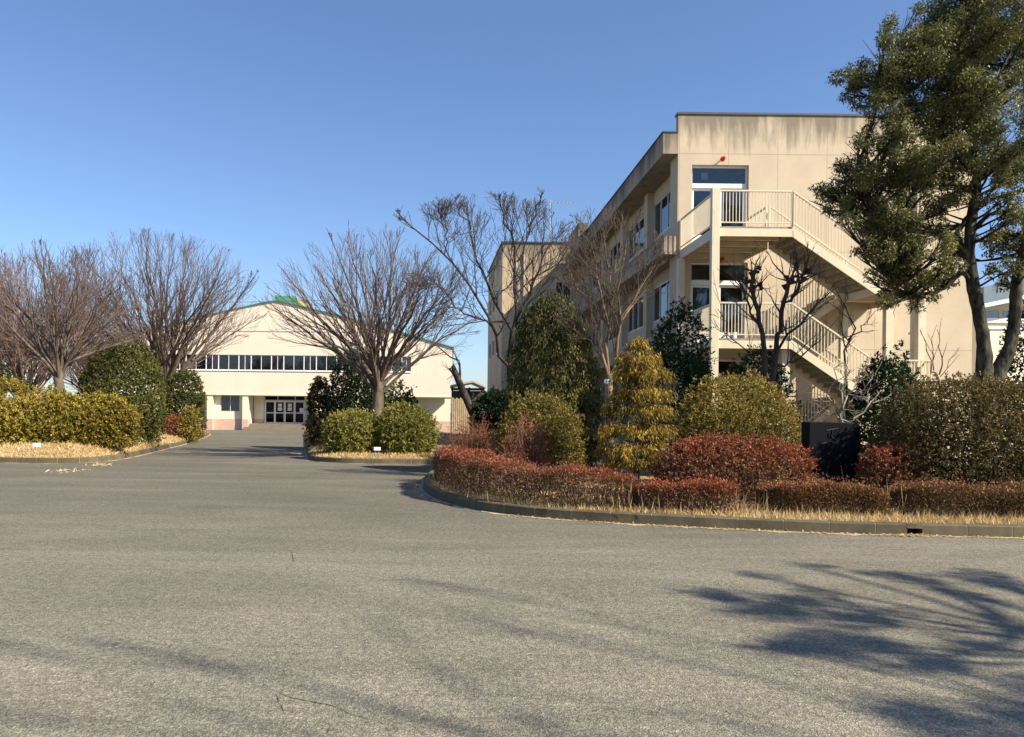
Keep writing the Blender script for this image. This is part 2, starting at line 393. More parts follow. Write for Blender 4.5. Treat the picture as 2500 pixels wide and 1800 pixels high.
class Leaves:
    def __init__(s): s.V = []; s.Q = []; s.T = []; s.b = 0
    def add(s, V, Q, T):
        s.V.append(V); s.Q.append(Q+s.b); s.T.append(np.broadcast_to(T, (len(Q),))); s.b += len(V)
    def build(s, name, mat, parent=None, origin=None):
        return mesh_np(name, np.concatenate(s.V), np.concatenate(s.Q), mat, parent, np.clip(np.concatenate(s.T), 0, 1), origin=origin)
def mound(n, c, r, g, shell=.78, p=2.2, lobes=16, amp=.16, zmin=.12, sig=.38):
    d = unit(g.normal(size=(int(n*1.9), 3)))
    R = (np.abs(d)**p).sum(1)**(-1/p)
    lc = unit(g.normal(size=(lobes, 3))); la = g.uniform(-.7, 1, lobes)
    dot = np.clip(d@lc.T, -1, 1); bump = (np.exp(-(np.arccos(dot)/sig)**2)*la).sum(1)
    f = g.uniform(shell, 1, len(d))**.8
    P = np.array(c)+d*np.array(r)*(R*(1+amp*np.clip(bump, -1, 1.2))*f)[:, None]
    k = P[:, 2] > zmin
    P = P[k][:n]; N = unit(d/np.array(r))[k][:n]
    return P, N, bump[k][:n], f[k][:n]
def lump(P, g, sc, k=6):
    """smooth random field for clumped colour"""
    out = np.zeros(len(P))
    for _ in range(k):
        out += np.sin(P@(g.normal(size=3)*sc)+g.uniform(0, 6.28))
    return out/k
def shrub(name, label, u0, u1, vtop, Y, mat, n, leaf=(.08, .04), seed=1, dep=.9, cat='shrub', group=None, p=2.3, lobes=18, amp=.15,
          tone=(.45, .22), topred=0.0, up=.25, rag=.75, zc=.42, stems=14, stemmat=None, z0=.13, droop=0.0, extra=None, zbot=None):
    g = np.random.default_rng(seed)
    a = at(u0, PY, Y); b = at(u1, PY, Y); x = (a[0]+b[0])/2; rx = (b[0]-a[0])/2*.95
    zt = at((u0+u1)/2, vtop, Y)[2]; h = zt-z0
    base = (x, Y, z0); t = thing(name, base, label, cat, group)
    cz = z0+h*zc; rz = (zt-cz)*.97
    zb = z0+.02 if zbot is None else zbot
    L = Leaves()
    def put(P, N, bump, f, s):
        if s == 1:                                            # leafy shoots: several leaves whorled round each shoot tip
            k = 9; m_ = len(P)//k; P, N = P[:m_], N[:m_]
            A = unit(N*.8+g.normal(size=P.shape)*.45+np.array([0, 0, up+.25])); ln = leaf[0]*g.uniform(.8, 2.0, m_)*np.where(g.uniform(size=m_) < .07, 2.2, 1)
            P = P+N*(leaf[0]*g.normal(size=m_)*rag)[:, None]; st = g.normal(size=m_)*.75
            q = g.uniform(0, 1, (m_, k)); ln = ln*(.5+.6*rag); P = (P[:, None]+A[:, None]*(ln[:, None]*(q-.4))[:, :, None]).reshape(-1, 3)+g.normal(size=(m_*k, 3))*leaf[0]*.16
            D = np.repeat(A, k, 0)*.75+g.normal(size=P.shape)*.62+np.array([0, 0, -droop]); q = q.ravel(); st = np.repeat(st, k)
        else:
            D = N*.8+g.normal(size=P.shape)*.75; q = np.full(len(P), .1); st = 0
        n_ = len(P)
        T = .4*tone[1]*st+.16*(q-.5)+tone[0]+tone[1]*(.55*g.normal(size=n_)+.9*lump(P, g, 2.2))+topred*((P[:, 2]-z0)/h-.62)
        V, Q = leafquads(P, D, leaf[0]*s*g.uniform(.7, 1.25, n_), leaf[1]*s*g.uniform(.8, 1.2, n_), g)
        L.add(V, Q, T)
    P, N, bu, f = mound(n, (x, Y, cz), (rx, rx*dep, rz), g, p=p, lobes=lobes, amp=amp, zmin=zb); put(P, N, bu, f, 1)
    P, N, bu, f = mound(n//5, (x, Y, cz), (rx*.86, rx*dep*.86, rz*.86), g, shell=.3, p=p, zmin=zb); put(P, N, bu, f, 1.6)
    if extra:
        for (du0, du1, vt, dY, nn) in extra:
            a = at(du0, PY, Y+dY); b = at(du1, PY, Y+dY); xx = (a[0]+b[0])/2; rr = (b[0]-a[0])/2
            zz = at((du0+du1)/2, vt, Y+dY)[2]; c2 = z0+(zz-z0)*zc
            P, N, bu, f = mound(nn, (xx, Y+dY, c2), (rr, rr*dep, zz-c2), g, p=p, amp=amp, zmin=zb); put(P, N, bu, f, 1)
    L.build('foliage', mat, t)
    pol = []
    for i in range(stems):
        e = np.array([x, Y, cz])+g.uniform(-1, 1, 3)*np.array([rx*.75, rx*dep*.75, rz*.6])
        s = np.array([x+g.uniform(-.3, .3)*rx, Y+g.uniform(-.3, .3)*rx*dep, z0-.05])
        m = (s+e)/2+np.array([0, 0, .15*h])*.5+g.normal(size=3)*.03
        q = [s, s*.55+m*.45, m, m*.5+e*.5+g.normal(size=3)*.03, e]
        pol.append((np.array(q), np.linspace(.022, .006, 5), 5))
    tubes('stems', pol, stemmat or M['stem'], t)
    return t
def hedge(name, label, pts, hts, wid, mat, n, leaf, seed, z0=.14, tone=(.42, .2), topred=.55, stemn=110, stemmat=None, cat='hedge', group=None, rough=.07, sidefrac=.5):
    """clipped low hedge following a path"""
    g = np.random.default_rng(seed); pts = np.array(pts, float); hts = np.array(hts, float)
    seg = np.linalg.norm(np.diff(pts, axis=0), axis=1); cum = np.concatenate([[0], np.cumsum(seg)]); tot = cum[-1]
    c0 = pts.mean(0); t_ = thing(name, (c0[0], c0[1], z0), label, cat, group)
    def frame(s):
        x = np.interp(s, cum, pts[:, 0]); y = np.interp(s, cum, pts[:, 1]); h = np.interp(s, cum, hts)
        x2 = np.interp(np.minimum(s+.15, tot), cum, pts[:, 0])-np.interp(np.maximum(s-.15, 0), cum, pts[:, 0])
        y2 = np.interp(np.minimum(s+.15, tot), cum, pts[:, 1])-np.interp(np.maximum(s-.15, 0), cum, pts[:, 1])
        d = unit(np.stack([x2, y2], 1)); return x, y, h, np.stack([-d[:, 1], d[:, 0]], 1), d
    s = g.uniform(0, tot, n); x, y, h, nn, dd = frame(s)
    wv = 1+.10*np.sin(s*2.3+seed)+.07*np.sin(s*5.1+1+seed); hv = 1+.05*np.sin(s*1.7+seed*2)+.05*np.sin(s*4.3+seed)+.035*np.sin(s*11+seed)
    kind = g.uniform(size=n); a = g.uniform(-1, 1, n); zz = g.uniform(.03, 1, n)
    dep = np.abs(g.normal(size=n))*rough
    side = kind < sidefrac
    sgn = np.where(g.uniform(size=n) < .8, -1, 1)        # more on the outer side
    rnd = np.clip((zz-.7)/.3, 0, 1)**2*.14                # rounded shoulder
    off = np.where(side, sgn*(1-rnd)*wid/2*wv-sgn*dep, a*wid/2*.93*wv)
    z = np.where(side, zz*h*hv, h*hv*(1-.16*np.abs(a)**4)-dep)
    endcap = np.minimum(s, tot-s); lim = np.clip(endcap/(wid*.45), 0.02, 1); off = off*np.sqrt(1-(1-lim)**2)
    z = z*(.72+.28*np.sqrt(1-(1-lim)**2))
    up_ = np.repeat(g.uniform(size=n//6+1) < .05, 6)[:n]      # stray shoots above the clipped top
    z = np.where(up_ & ~side, z+g.uniform(0, .13, n), z)
    P = np.stack([x+nn[:, 0]*off, y+nn[:, 1]*off, z0+np.maximum(z, .02)], 1)
    N = np.where(side[:, None], np.concatenate([nn*np.sign(off)[:, None], np.full((n, 1), .3)], 1), np.tile([0, 0, 1.], (n, 1)))
    D = N*.7+g.normal(size=(n, 3))*.7+np.array([0, 0, .45])
    rel = (P[:, 2]-z0)/h
    T = tone[0]+tone[1]*(.6*g.normal(size=n)+.7*lump(P, g, 2.5))+topred*np.clip(rel-.6, -.5, .5)
    keep = g.uniform(size=n) < np.clip(.12+1.2*rel+.25*lump(P, g, 2.2), 0, 1)
    L = Leaves(); V, Q = leafquads(P[keep], D[keep], leaf[0]*g.uniform(.6, 1.3, keep.sum()), leaf[1]*g.uniform(.8, 1.2, keep.sum()), g); L.add(V, Q, T[keep])
    L.build('foliage', mat, t_)
    m = int(stemn*tot); s = g.uniform(0.05, tot-.05, m); x, y, h, nn, dd = frame(s)
    pol = []
    for i in range(m):
        o = g.uniform(-.5, .5)*wid*.8; b = np.array([x[i]+nn[i, 0]*o*.6, y[i]+nn[i, 1]*o*.6, z0-.02]); e = np.array([x[i]+nn[i, 0]*o+g.normal()*.08, y[i]+nn[i, 1]*o+g.normal()*.08, z0+h[i]*g.uniform(.6, .98)])
        pol.append((np.stack([b, b*.5+e*.5+g.normal(size=3)*.02, e]), np.array([.008, .006, .003]), 3))
    tubes('stems', pol, stemmat or M['stemred'], t_)
    return t_

def bez(p0, p1, p2, n, g, jit):
    t = np.linspace(0, 1, n)[:, None]
    P = (1-t)**2*p0+2*t*(1-t)*p1+t**2*p2
    J = np.cumsum(g.normal(size=(n, 3))*jit, 0)*t; return P+J
def raylen(p, d, c, r):
    q = (p-c)/r; e = d/r; A = e@e; B = 2*q@e; Cc = q@q-1
    disc = B*B-4*A*Cc
    if disc <= 0: return .25
    return max(.12, (-B+math.sqrt(disc))/(2*A))
def grow(limbs, c, r, g, levels, upb=.35, jit=.02, outb=.3, rmin=.005, sides=3):
    """sprout finer and finer branches from the limb polylines; levels: list of (count, angle, len factor, max len)"""
    out = []; cur = limbs; c = np.array(c); r = np.array(r)
    for li, (cnt, ang, lf, lmax) in enumerate(levels):
        nxt = []
        for P, R, _ in cur:
            n = len(P); L = np.linalg.norm(P[-1]-P[0])
            k = max(1, int(round(cnt*g.uniform(.75, 1.25))))
            for i in range(k):
                t = (i+g.uniform(.1, .9))/k; t = .18+.82*t if li == 0 else .12+.88*t
                f = t*(n-1); j = min(int(f), n-2); a = f-j
                p = P[j]*(1-a)+P[j+1]*a; rr = R[j]*(1-a)+R[j+1]*a
                T = unit(P[j+1]-P[j])
                o = unit(g.normal(size=3)); o = unit(o-T*(o@T))
                out_ = unit((p-c)/r); o = unit(o+outb*out_); aa = math.radians(ang*g.uniform(.6, 1.4))
                d = unit(T*math.cos(aa)+o*math.sin(aa)+np.array([0, 0, upb*.4]))
                ln = min(raylen(p, d, c, r)*g.uniform(.5, 1.06), lmax*g.uniform(.6, 1.2), max(.25, L*lf*(1.15-.5*t)))
                e = p+d*ln+np.array([0, 0, upb*ln*.22])
                m = 6 if li == 0 else (5 if li == 1 else 4)
                B = bez(p, p+d*ln*.5, e, m, g, jit*ln)
                r0 = max(rmin*1.15, min(rr*.62, .012+.02*ln)); nxt.append((B, np.linspace(r0, rmin, m), 5 if li == 0 else (4 if li == 1 else sides)))
        out += nxt; cur = nxt
    return out
def bare_tree(name, label, base, fork, tr, c, r, nl, levels, seed, bark, twig, cat='tree', group=None, upb=.35, jit=.04, polar=(8, 100), limbs=None, trunk=None, rmin=.0055, vase=.55, multi=1, nface=None):
    g = np.random.default_rng(seed); base = np.array(base, float)
    t = thing(name, base, label, cat, group)
    c = np.array(c, float); r = np.array(r, float)
    L = []; T = []
    fk = np.array(fork, float)
    if trunk is None:
        n = 7; P = np.linspace(base, fk, n)+np.concatenate([np.zeros((1, 3)), g.normal(size=(n-1, 3))*.03]); P[0][2] -= .1
        T.append((P, np.linspace(tr*1.25, tr*.85, n), 12))
        P[0] = base-np.array([0, 0, .1])
        T[0][1][0] = tr*1.5
    else:
        for P, R in trunk: T.append((np.array(P, float), np.array(R, float), 12))
    if limbs:
        for P, r0, r1 in limbs:
            P = np.array(P, float); m = 9
            s = np.linspace(0, len(P)-1, m); Q = np.stack([np.interp(s, np.arange(len(P)), P[:, k]) for k in range(3)], 1)
            Q[1:] += g.normal(size=(m-1, 3))*jit*1.2
            L.append((Q, np.linspace(r0, r1, m), 8))
    for i in range(nl):
        z = math.cos(math.radians(polar[0]))+(math.cos(math.radians(polar[1]))-math.cos(math.radians(polar[0])))*((i+.5)/nl)
        ph = i*2.39996+seed; s = math.sqrt(max(0, 1-z*z)); d = np.array([s*math.cos(ph), s*math.sin(ph), z])+g.normal(size=3)*.1
        e = c+unit(d)*r*g.uniform(.78, 1.03)
        o = base+(fk-base)*g.uniform(.72, 1.0); ln = np.linalg.norm(e-o)
        va = vase*(.3+.7*max(0, z)); m1 = o+(unit(e-o)*(1-va)+np.array([0, 0, va]))*ln*.45
        m = 9; P = bez(o, m1, e, m, g, jit*ln*.5)
        r0 = tr*g.uniform(.26, .46); L.append((P, r0*(1-np.linspace(0, 1, m))**.8+.008, 7))
    tubes('trunk', T+L, bark, t)
    tw = grow(L, c, r, g, levels, upb, jit, rmin=rmin)
    tubes('crown', tw, twig, t)
    return t

# ------------------------------------------------------------------ ground, beds, kerbs
mb = MB(); S = 700
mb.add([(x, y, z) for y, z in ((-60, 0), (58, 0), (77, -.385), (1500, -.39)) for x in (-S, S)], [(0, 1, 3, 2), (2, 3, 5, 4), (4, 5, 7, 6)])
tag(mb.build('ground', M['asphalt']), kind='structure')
def smooth_poly(P, step=.1, it=2):
    P = np.array(P, float)
    for _ in range(it):
        Q = [P[0]]
        for a, b in zip(P[:-1], P[1:]): Q += [a*.75+b*.25, a*.25+b*.75]
        Q.append(P[-1]); P = np.array(Q)
    return P
def resample(P, step):
    d = np.linalg.norm(np.diff(P, axis=0), axis=1); c = np.concatenate([[0], np.cumsum(d)]); n = max(2, int(c[-1]/step)+1)
    s = np.linspace(0, c[-1], n); return np.stack([np.interp(s, c, P[:, 0]), np.interp(s, c, P[:, 1])], 1)
def offset(P, d):
    T = np.gradient(P, axis=0); T = unit(T); return P+np.stack([-T[:, 1], T[:, 0]], 1)*d
def kerb(line, name='kerb', block=.62, wd=.15, ht=.165, gaps=()):
    """line runs so that the bed is on its LEFT"""
    g = np.random.default_rng(len(line)); P = resample(line, block/3); I = offset(P, wd); n = len(P); m = MB()
    f = lambda a, b, t: tuple(a*(1-t)+b*t)
    for i in range(0, n-1):
        last = (i % 3 == 2); tone = .2+.5*((i//3)*.618 % 1)
        a, b, c_, d = P[i], P[i+1], I[i+1], I[i]
        if any(abs(np.linalg.norm((a+b)/2-np.array(q))) < .11 for q in gaps):
            z0 = .10
            m.add([(*a, z0), (*b, z0), (*c_, z0), (*d, z0), (*f(a, d, .07), ht), (*f(b, c_, .07), ht), (*c_, ht), (*d, ht)], [(0, 1, 5, 4), (4, 5, 6, 7), (0, 1, 2, 3), (2, 3, 7, 6), (0, 4, 7, 3), (1, 5, 6, 2)], tone)
            continue
        jl = .085
        b2 = b*(1-jl)+a*jl if last else b; c2 = c_*(1-jl)+d*jl if last else c_
        def seg(a, b, c_, d, ht, tone, ins=0.0):
            a = a+(d-a)*ins; b = b+(c_-b)*ins
            m.add([(*a, -.02), (*b, -.02), (*f(a, d, .05), ht-.02), (*f(b, c_, .05), ht-.02), (*f(a, d, .2), ht), (*f(b, c_, .2), ht), (*c_, ht), (*d, ht), (*c_, -.02), (*d, -.02)],
                  [(0, 1, 3, 2), (2, 3, 5, 4), (4, 5, 6, 7), (7, 6, 8, 9), (0, 2, 4, 7, 9), (1, 3, 5, 6, 8)], tone)
        seg(a, b2, c2, d, ht, tone)
        if last: seg(b2, b, c_, c2, ht-.004, 1.0, .03)
    return tag(m.build(name, M['kerb']), kind='structure')
DS = np.array([.1, .45, .9, 1.4])
def bedz(d, m): return .13+m*np.interp(d, DS, [0, .5, .85, 1.0])
def bed(line, back, m=0.0, step=.3):
    """planting bed behind a kerb line, swelling up to .13+m"""
    L = resample(line, step); mb_ = MB(); n = len(L); rings = [offset(L, d) for d in DS]
    for i in range(3):
        za, zb = bedz(DS[i], m), bedz(DS[i+1], m)
        mb_.add([(*p, za) for p in rings[i]]+[(*p, zb) for p in rings[i+1]], [(j, j+1, n+j+1, n+j) for j in range(n-1)])
    P = [tuple(p) for p in rings[3]]+back; mb_.add([(x, y, bedz(1.4, m)) for x, y in P], [tuple(range(len(P)))])
    return tag(mb_.build('planting_bed', M['soil'], smooth=True), kind='structure')
RK = smooth_poly([(-.05, 23.6), (-.35, 21.5), (-.52, 19.2), (-.5, 17.4), (-.36, 16.3), (-.08, 15.1), (.5, 13.85), (1.25, 13.08), (1.9, 12.68), (2.75, 12.33), (3.92, 11.95), (5.4, 11.55), (6.8, 11.38), (8.2, 11.3), (11, 11.25), (17, 11.25)])
DRAIN = tuple(RK[np.argmin(np.abs(RK[:, 0]-6.75)+(RK[:, 1] > 13)*50)])
kerb(RK, gaps=[DRAIN])
bed(RK, [(17, 24.2), (1.6, 24.2)], 0.0)
MK = smooth_poly([(-9.9, 56), (-7.6, 43.2), (-5.6, 32), (-4.95, 28.6), (-4.6, 26.9), (-3.8, 25.85), (-2.5, 25.55), (-.8, 25.6), (.8, 25.9), (1.7, 26.7), (2.0, 28.2), (2.0, 33), (2.0, 46)])
kerb(MK)
bed(MK, [(-3, 56)], .12)
LK = smooth_poly([(-34, 26.5), (-20, 24.7), (-14, 24.35), (-12.0, 24.15), (-11.0, 24.6), (-10.75, 26.0), (-11.0, 28.6), (-11.7, 33), (-12.8, 40), (-15.6, 53), (-17.0, 56.5), (-20, 58)])
kerb(LK)
bed(LK, [(-34, 58)], .30)
# drain opening in the kerb with its dark recess
dx, dy = DRAIN
m = MB(); m.box(dx-.11, dx+.11, dy+.10, dy+.22, .002, .1); tag(m.build('drain_opening', M['black']), kind='structure')
# concrete drain channel across the drive
m = MB()
for i in range(11):
    x = -11.55+i*.58; m.box(x, x+.565, 31.0+.05*math.sin(i), 31.42+.05*math.sin(i), -.03, .006+.002*(i % 2), .5)
tag(m.build('drain_channel', M['chan']), kind='structure')
# dusty band in the gutter, irregular
def gutter(line, d0, name, wmean, seed, zz=.004):
    g = np.random.default_rng(seed); P = resample(line, .12); n = len(P)
    w_ = wmean*(1+.5*np.sin(np.arange(n)*.7+seed)*g.uniform(.2, 1, n)+.35*g.normal(size=n)); w_ = np.clip(w_, .02, .4)
    A = P; B = np.array([offset(P, -x)[i] for i, x in enumerate(w_)])
    V = np.concatenate([np.c_[A, np.full(n, zz)], np.c_[B, np.full(n, zz)]]); i = np.arange(n-1)
    tag(mesh_np(name, V, np.stack([i, i+n, i+n+1, i+1], 1), M['sand']), kind='structure')
gutter(RK, 0, 'gutter_sand', .10, 3); gutter(LK, 0, 'gutter_sand', .12, 4); gutter(MK, 0, 'gutter_sand', .10, 5)
# cracks in the asphalt
def crack(pts, wd, seed):
    g = np.random.default_rng(seed); P = resample(np.array(pts, float), .05)
    P += np.cumsum(g.normal(size=P.shape)*.008, 0)*np.array([.6, 1]); n = len(P)
    w_ = wd*np.clip(g.uniform(.2, 1.2, n)*np.sin(np.linspace(.25, math.pi-.1, n))+.1, .1, 1.3)
    A = offset(P, 1)-P; V = np.concatenate([np.c_[P+A*w_[:, None], np.full(n, .004)], np.c_[P-A*w_[:, None], np.full(n, .004)]]); i = np.arange(n-1)
    tag(mesh_np('asphalt_crack', V, np.stack([i, i+1, i+1+n, i+n], 1), M['crack']), kind='structure')
def gp(u, v):
    p = at(u, v, 1.0); k = HC/(HC-p[2]); return (p[0]*k, k)
crack([gp(640, 1672), gp(700, 1700), gp(790, 1715), gp(860, 1740), gp(980, 1778)], .0035, 2)
crack([gp(670, 1690), gp(700, 1745)], .003, 3)
crack([gp(810, 1770), gp(800, 1797)], .005, 6)
crack([gp(712, 1345), gp(722, 1370), gp(700, 1400)], .004, 4)
crack([gp(745, 1165), gp(775, 1152), gp(830, 1147), gp(900, 1150)], .015, 5)

# dry grass blades in the beds
def grass(name, n, area, hmin, hmax, seed, wd=.012, lean=.5, tone=(.55, .25)):
    g = np.random.default_rng(seed); P = area(g, n); n = len(P)
    D = np.c_[g.normal(size=(n, 2))*lean, np.ones(n)]; h = g.uniform(hmin, hmax, n)
    V, Q = leafquads(P, D, h, wd*g.uniform(.6, 1.4, n), g, .1)
    T = tone[0]+tone[1]*(g.normal(size=n)*.6+lump(P, g, 1.5))
    L = Leaves(); L.add(V, Q, T); o = L.build(name, M['L_straw']); return tag(o, kind='stuff')
def strip(line, d0, d1, m=0.0, s0=0, s1=1):
    Pf = resample(line, .1)
    def f(g, n):
        i = g.integers(int(s0*(len(Pf)-1)), int(s1*(len(Pf)-1)), n); d = d0+(d1-d0)*g.uniform(size=n)**1.3
        T = unit(np.gradient(Pf, axis=0)); N = np.stack([-T[:, 1], T[:, 0]], 1)
        q = Pf[i]+N[i]*d[:, None]+g.normal(size=(n, 2))*.03; return np.c_[q, bedz(d, m)-.01]
    return f
grass('dry_grass', 30000, strip(RK, .14, 1.7, s0=.35), .05, .17, 1, .011)
grass('dry_grass', 5000, strip(RK, .40, 1.3, s0=.30), .10, .24, 6, .010, .35, (.5, .28))
grass('dry_grass', 9000, strip(RK, .16, .5, s0=.35), .02, .08, 8, .02, 1.2)
grass('dry_grass', 26000, strip(LK, .10, 3.0, .30, s0=.2), .06, .22, 2, .02, .7, (.62, .22))
grass('dry_grass', 14000, strip(MK, .10, 1.8, .12, s0=.35, s1=.85), .05, .15, 3, .02, .7, (.55, .25))
def litter(g, n):
    Pf = resample(RK, .1); i = g.integers(int(.4*len(Pf)), len(Pf)-1, n); T = unit(np.gradient(Pf, axis=0)); N = np.stack([-T[:, 1], T[:, 0]], 1)
    q = Pf[i]-N[i]*(np.abs(g.normal(size=n))*.09)[:, None]; q2 = np.array(DRAIN)+np.c_[g.normal(size=n//4)*.16, -np.abs(g.normal(size=n//4))*.07]
    q = np.concatenate([q, q2]); return np.c_[q, np.full(len(q), .008)]
g_ = np.random.default_rng(4); P_ = litter(g_, 1400); V_, Q_ = leafquads(P_, np.c_[g_.normal(size=(len(P_), 2)), g_.uniform(0, .3, len(P_))], .05*g_.uniform(.5, 1.3, len(P_)), .02, g_, .1, .7)
L_ = Leaves(); L_.add(V_, Q_, g_.uniform(.2, 1, len(P_))); tag(L_.build('leaf_litter', M['L_straw']), kind='stuff')
# two tufts of straw lying on the drive by the left bed
for (u, v, s) in ((163, 1152, 1.0), (237, 1138, .8)):
    x, y = gp(u, v); g_ = np.random.default_rng(int(u)); n = 45
    P_ = np.c_[x+g_.normal(size=n)*.22*s, y+g_.normal(size=n)*.22*s, np.full(n, .01)]
    V_, Q_ = leafquads(P_, np.c_[g_.normal(size=(n, 2)), g_.uniform(0, .7, n)], .16*g_.uniform(.5, 1.3, n), .025, g_, .1)
    L_ = Leaves(); L_.add(V_, Q_, g_.uniform(.5, 1, n)); tag(L_.build('straw_tuft', M['L_straw']), kind='stuff')

# ------------------------------------------------------------------ school building (three storeys)
X0, WY, XR, YE = 8.5, 29.65, 19.48, 54.2
sch = thing('school_building', (X0, WY, 0), 'three storey cream concrete school block with rain streaked parapet, behind the outside stairs', 'building')
FL = (.56, 4.16, 7.77)
DX0, DX1 = 9.02, 11.13
m = MB()
# front end wall built round the door openings (0.3 m thick)
zprev = 0
for k, fz in enumerate(FL):
    top = fz+3.19
    m.box(X0, DX0, WY, WY+.3, zprev, top); m.box(DX1, XR, WY, WY+.3, zprev, top)
    if fz > zprev+.01: m.box(DX0, DX1, WY, WY+.3, zprev, fz)
    zprev = top
m.box(X0, XR, WY, WY+.3, zprev, 12.82)
m.box(X0+.3, XR-.001, WY+.302, YE, 12.0, 12.1)              # roof deck
m.box(XR-.3, XR, WY+.302, YE, 0, 12.14)
# long wall: piers and spandrels
bay = 4.9; y = WY+.302; piers = [(WY+.302, WY+1.0)]
yy = WY+1.0
wins = []
while yy < YE-1:
    y1 = min(yy+bay-.6, YE-.3); wins.append((yy, y1)); piers.append((y1, min(y1+.6, YE))); yy = y1+.6
for a, b in piers: m.box(X0+(.0 if a < WY+2 else .2), X0+.67, a, b, 0, 12.0)
for a, b in wins:
    zp = 0
    for fz in FL:
        m.box(X0+.47, X0+.67, a, b, zp, fz+1.50); zp = fz+3.02
    m.box(X0+.47, X0+.67, a, b, zp, 12.0)
m.build('wall', M['wall'], sch)
m = MB(); m.box(X0-.04, XR+.03, WY-.04, WY+.36, 12.822, 12.9); m.build('roof_coping', M['cap'], sch)
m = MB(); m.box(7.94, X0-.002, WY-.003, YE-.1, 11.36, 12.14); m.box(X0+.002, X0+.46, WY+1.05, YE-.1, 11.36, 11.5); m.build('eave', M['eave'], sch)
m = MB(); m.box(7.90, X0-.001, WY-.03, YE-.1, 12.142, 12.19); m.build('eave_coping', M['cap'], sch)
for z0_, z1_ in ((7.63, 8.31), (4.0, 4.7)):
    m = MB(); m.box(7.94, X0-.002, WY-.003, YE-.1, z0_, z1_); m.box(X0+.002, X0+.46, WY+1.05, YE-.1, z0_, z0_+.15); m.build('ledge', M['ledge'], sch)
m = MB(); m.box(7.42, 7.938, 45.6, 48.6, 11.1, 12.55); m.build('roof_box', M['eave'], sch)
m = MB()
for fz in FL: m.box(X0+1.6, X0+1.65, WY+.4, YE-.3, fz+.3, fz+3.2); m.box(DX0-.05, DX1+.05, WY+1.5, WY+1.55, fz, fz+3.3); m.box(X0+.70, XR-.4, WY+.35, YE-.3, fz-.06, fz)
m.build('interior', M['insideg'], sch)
for a, b in wins:
    for fz in FL:
        z0_, z1_ = fz+1.50, fz+3.02; x = X0+.52
        m = MB()
        m.box(x-.03, x+.05, a+.002, b-.002, z0_+.001, z0_+.06); m.box(x-.03, x+.05, a+.002, b-.002, z1_-.06, z1_-.001)
        for i in range(5):
            y = a+(b-a-.06)*i/4; m.box(x-.028, x+.048, y+.003, y+.057, z0_+.06, z1_-.06)
        fr = m.build('window', M['alu'], sch)
        m = MB(); m.box(x, x+.012, a+.03, b-.03, z0_+.03, z1_-.03); m.build('pane', M['glass'], fr)
for k, fz in enumerate(FL):
    z1_ = fz+3.19; y = WY+.16
    m = MB()                                                  # door frame, transom, mullion
    m.box(DX0+.002, DX1-.002, y, y+.08, z1_-.07, z1_-.002); m.box(DX0+.002, DX0+.06, y, y+.08, fz+.002, z1_-.07); m.box(DX1-.06, DX1-.002, y, y+.08, fz+.002, z1_-.07)
    m.box(DX0+.06, DX1-.06, y-.04, y+.08, fz+2.36, fz+2.53)
    m.box(10.02, 10.12, y, y+.08, fz+.02, fz+2.36)
    d = m.build('entrance_frame', M['white'], sch)
    for j, (a, b) in enumerate(((DX0+.06, 10.02), (10.12, DX1-.06))):
        m = MB(); m.box(a+.002, a+.07, y+.02, y+.06, fz+.02, fz+2.35); m.box(b-.07, b-.002, y+.02, y+.06, fz+.02, fz+2.35); m.box(a+.07, b-.07, y+.02, y+.06, fz+2.27, fz+2.35)
        m.box(a+.07, b-.07, y+.02, y+.06, fz+.02, fz+.62)
        dr = m.build('door', M['white'], d)
    m = MB()
    m.box(DX0+.05, DX1-.05, y+.035, y+.045, fz+2.5, z1_-.05); m.box(DX0+.1, DX1-.1, y+.036, y+.044, fz+.6, fz+2.3)
    m.build('pane', M['glass'], d)
    if k == 2:
        m = MB(); m.box(9.45, 9.68, y+.075, y+.08, z1_-.48, z1_-.22); m.build('notice', M['paper'], d)
for zb in (11.14, 7.42):                                       # red alarm lamps over the doors
    m = MB(); m.cyl((9.88, WY, zb-.16), (10.08, WY-.16, zb-.03), .035, .03, 8); lb = m.build('lamp_bracket', M['white'], sch)
    m = MB(); m.cyl((10.06, WY-.14, zb-.05), (10.11, WY-.2, zb), .08, .09, 14); m.cyl((10.11, WY-.2, zb), (10.16, WY-.26, zb+.035), .09, .04, 14)
    m.build('alarm_lamp', M['red'], sch, smooth=False)
m = MB(); m.cyl((17.46, WY-.1, .1), (17.46, WY-.1, 11.9), .055, n=10)
for z in (1, 3, 5, 7, 9, 11): m.box(17.38, 17.54, WY-.16, WY-.001, z, z+.05)
m.build('downpipe', M['stairpaint'], sch)
m = MB(); m.box(14.2, 14.32, WY-.02, WY-.001, 10.25, 10.4); m.build('vent', M['white'], sch)

# wing further back
wg = thing('school_wing', (3.7, 54.3, 0), 'cream wing of the school in the distance behind the leafless dark tree, half in shadow', 'building')
m = MB(); m.prism([(3.7, 54.3), (9.2, 54.3), (9.2, 66.2), (3.37, 66.2)], 'z', 0, 13.2); m.build('wall', M['wing'], wg)
m = MB(); m.prism([(3.62, 54.22), (9.3, 54.22), (9.3, 66.3), (3.29, 66.3)], 'z', 13.202, 13.3); m.build('roof_coping', M['cap'], wg)
m = MB()
for i in range(5): m.box(4.55, 4.95, 54.24-.01*i, 54.299, 11.45-.12*i, 11.53-.12*i)
m.box(4.5, 5.0, 54.25, 54.299, 10.85, 10.92); m.build('louvre', M['alud'], wg)
m = MB(); m.cyl((5.15, 54.22, .1), (5.15, 54.22, 12.4), .05, n=8); m.cyl((4.75, 54.22, .1), (4.75, 54.22, 10.9), .045, n=8); m.build('downpipe', M['alud'], wg)
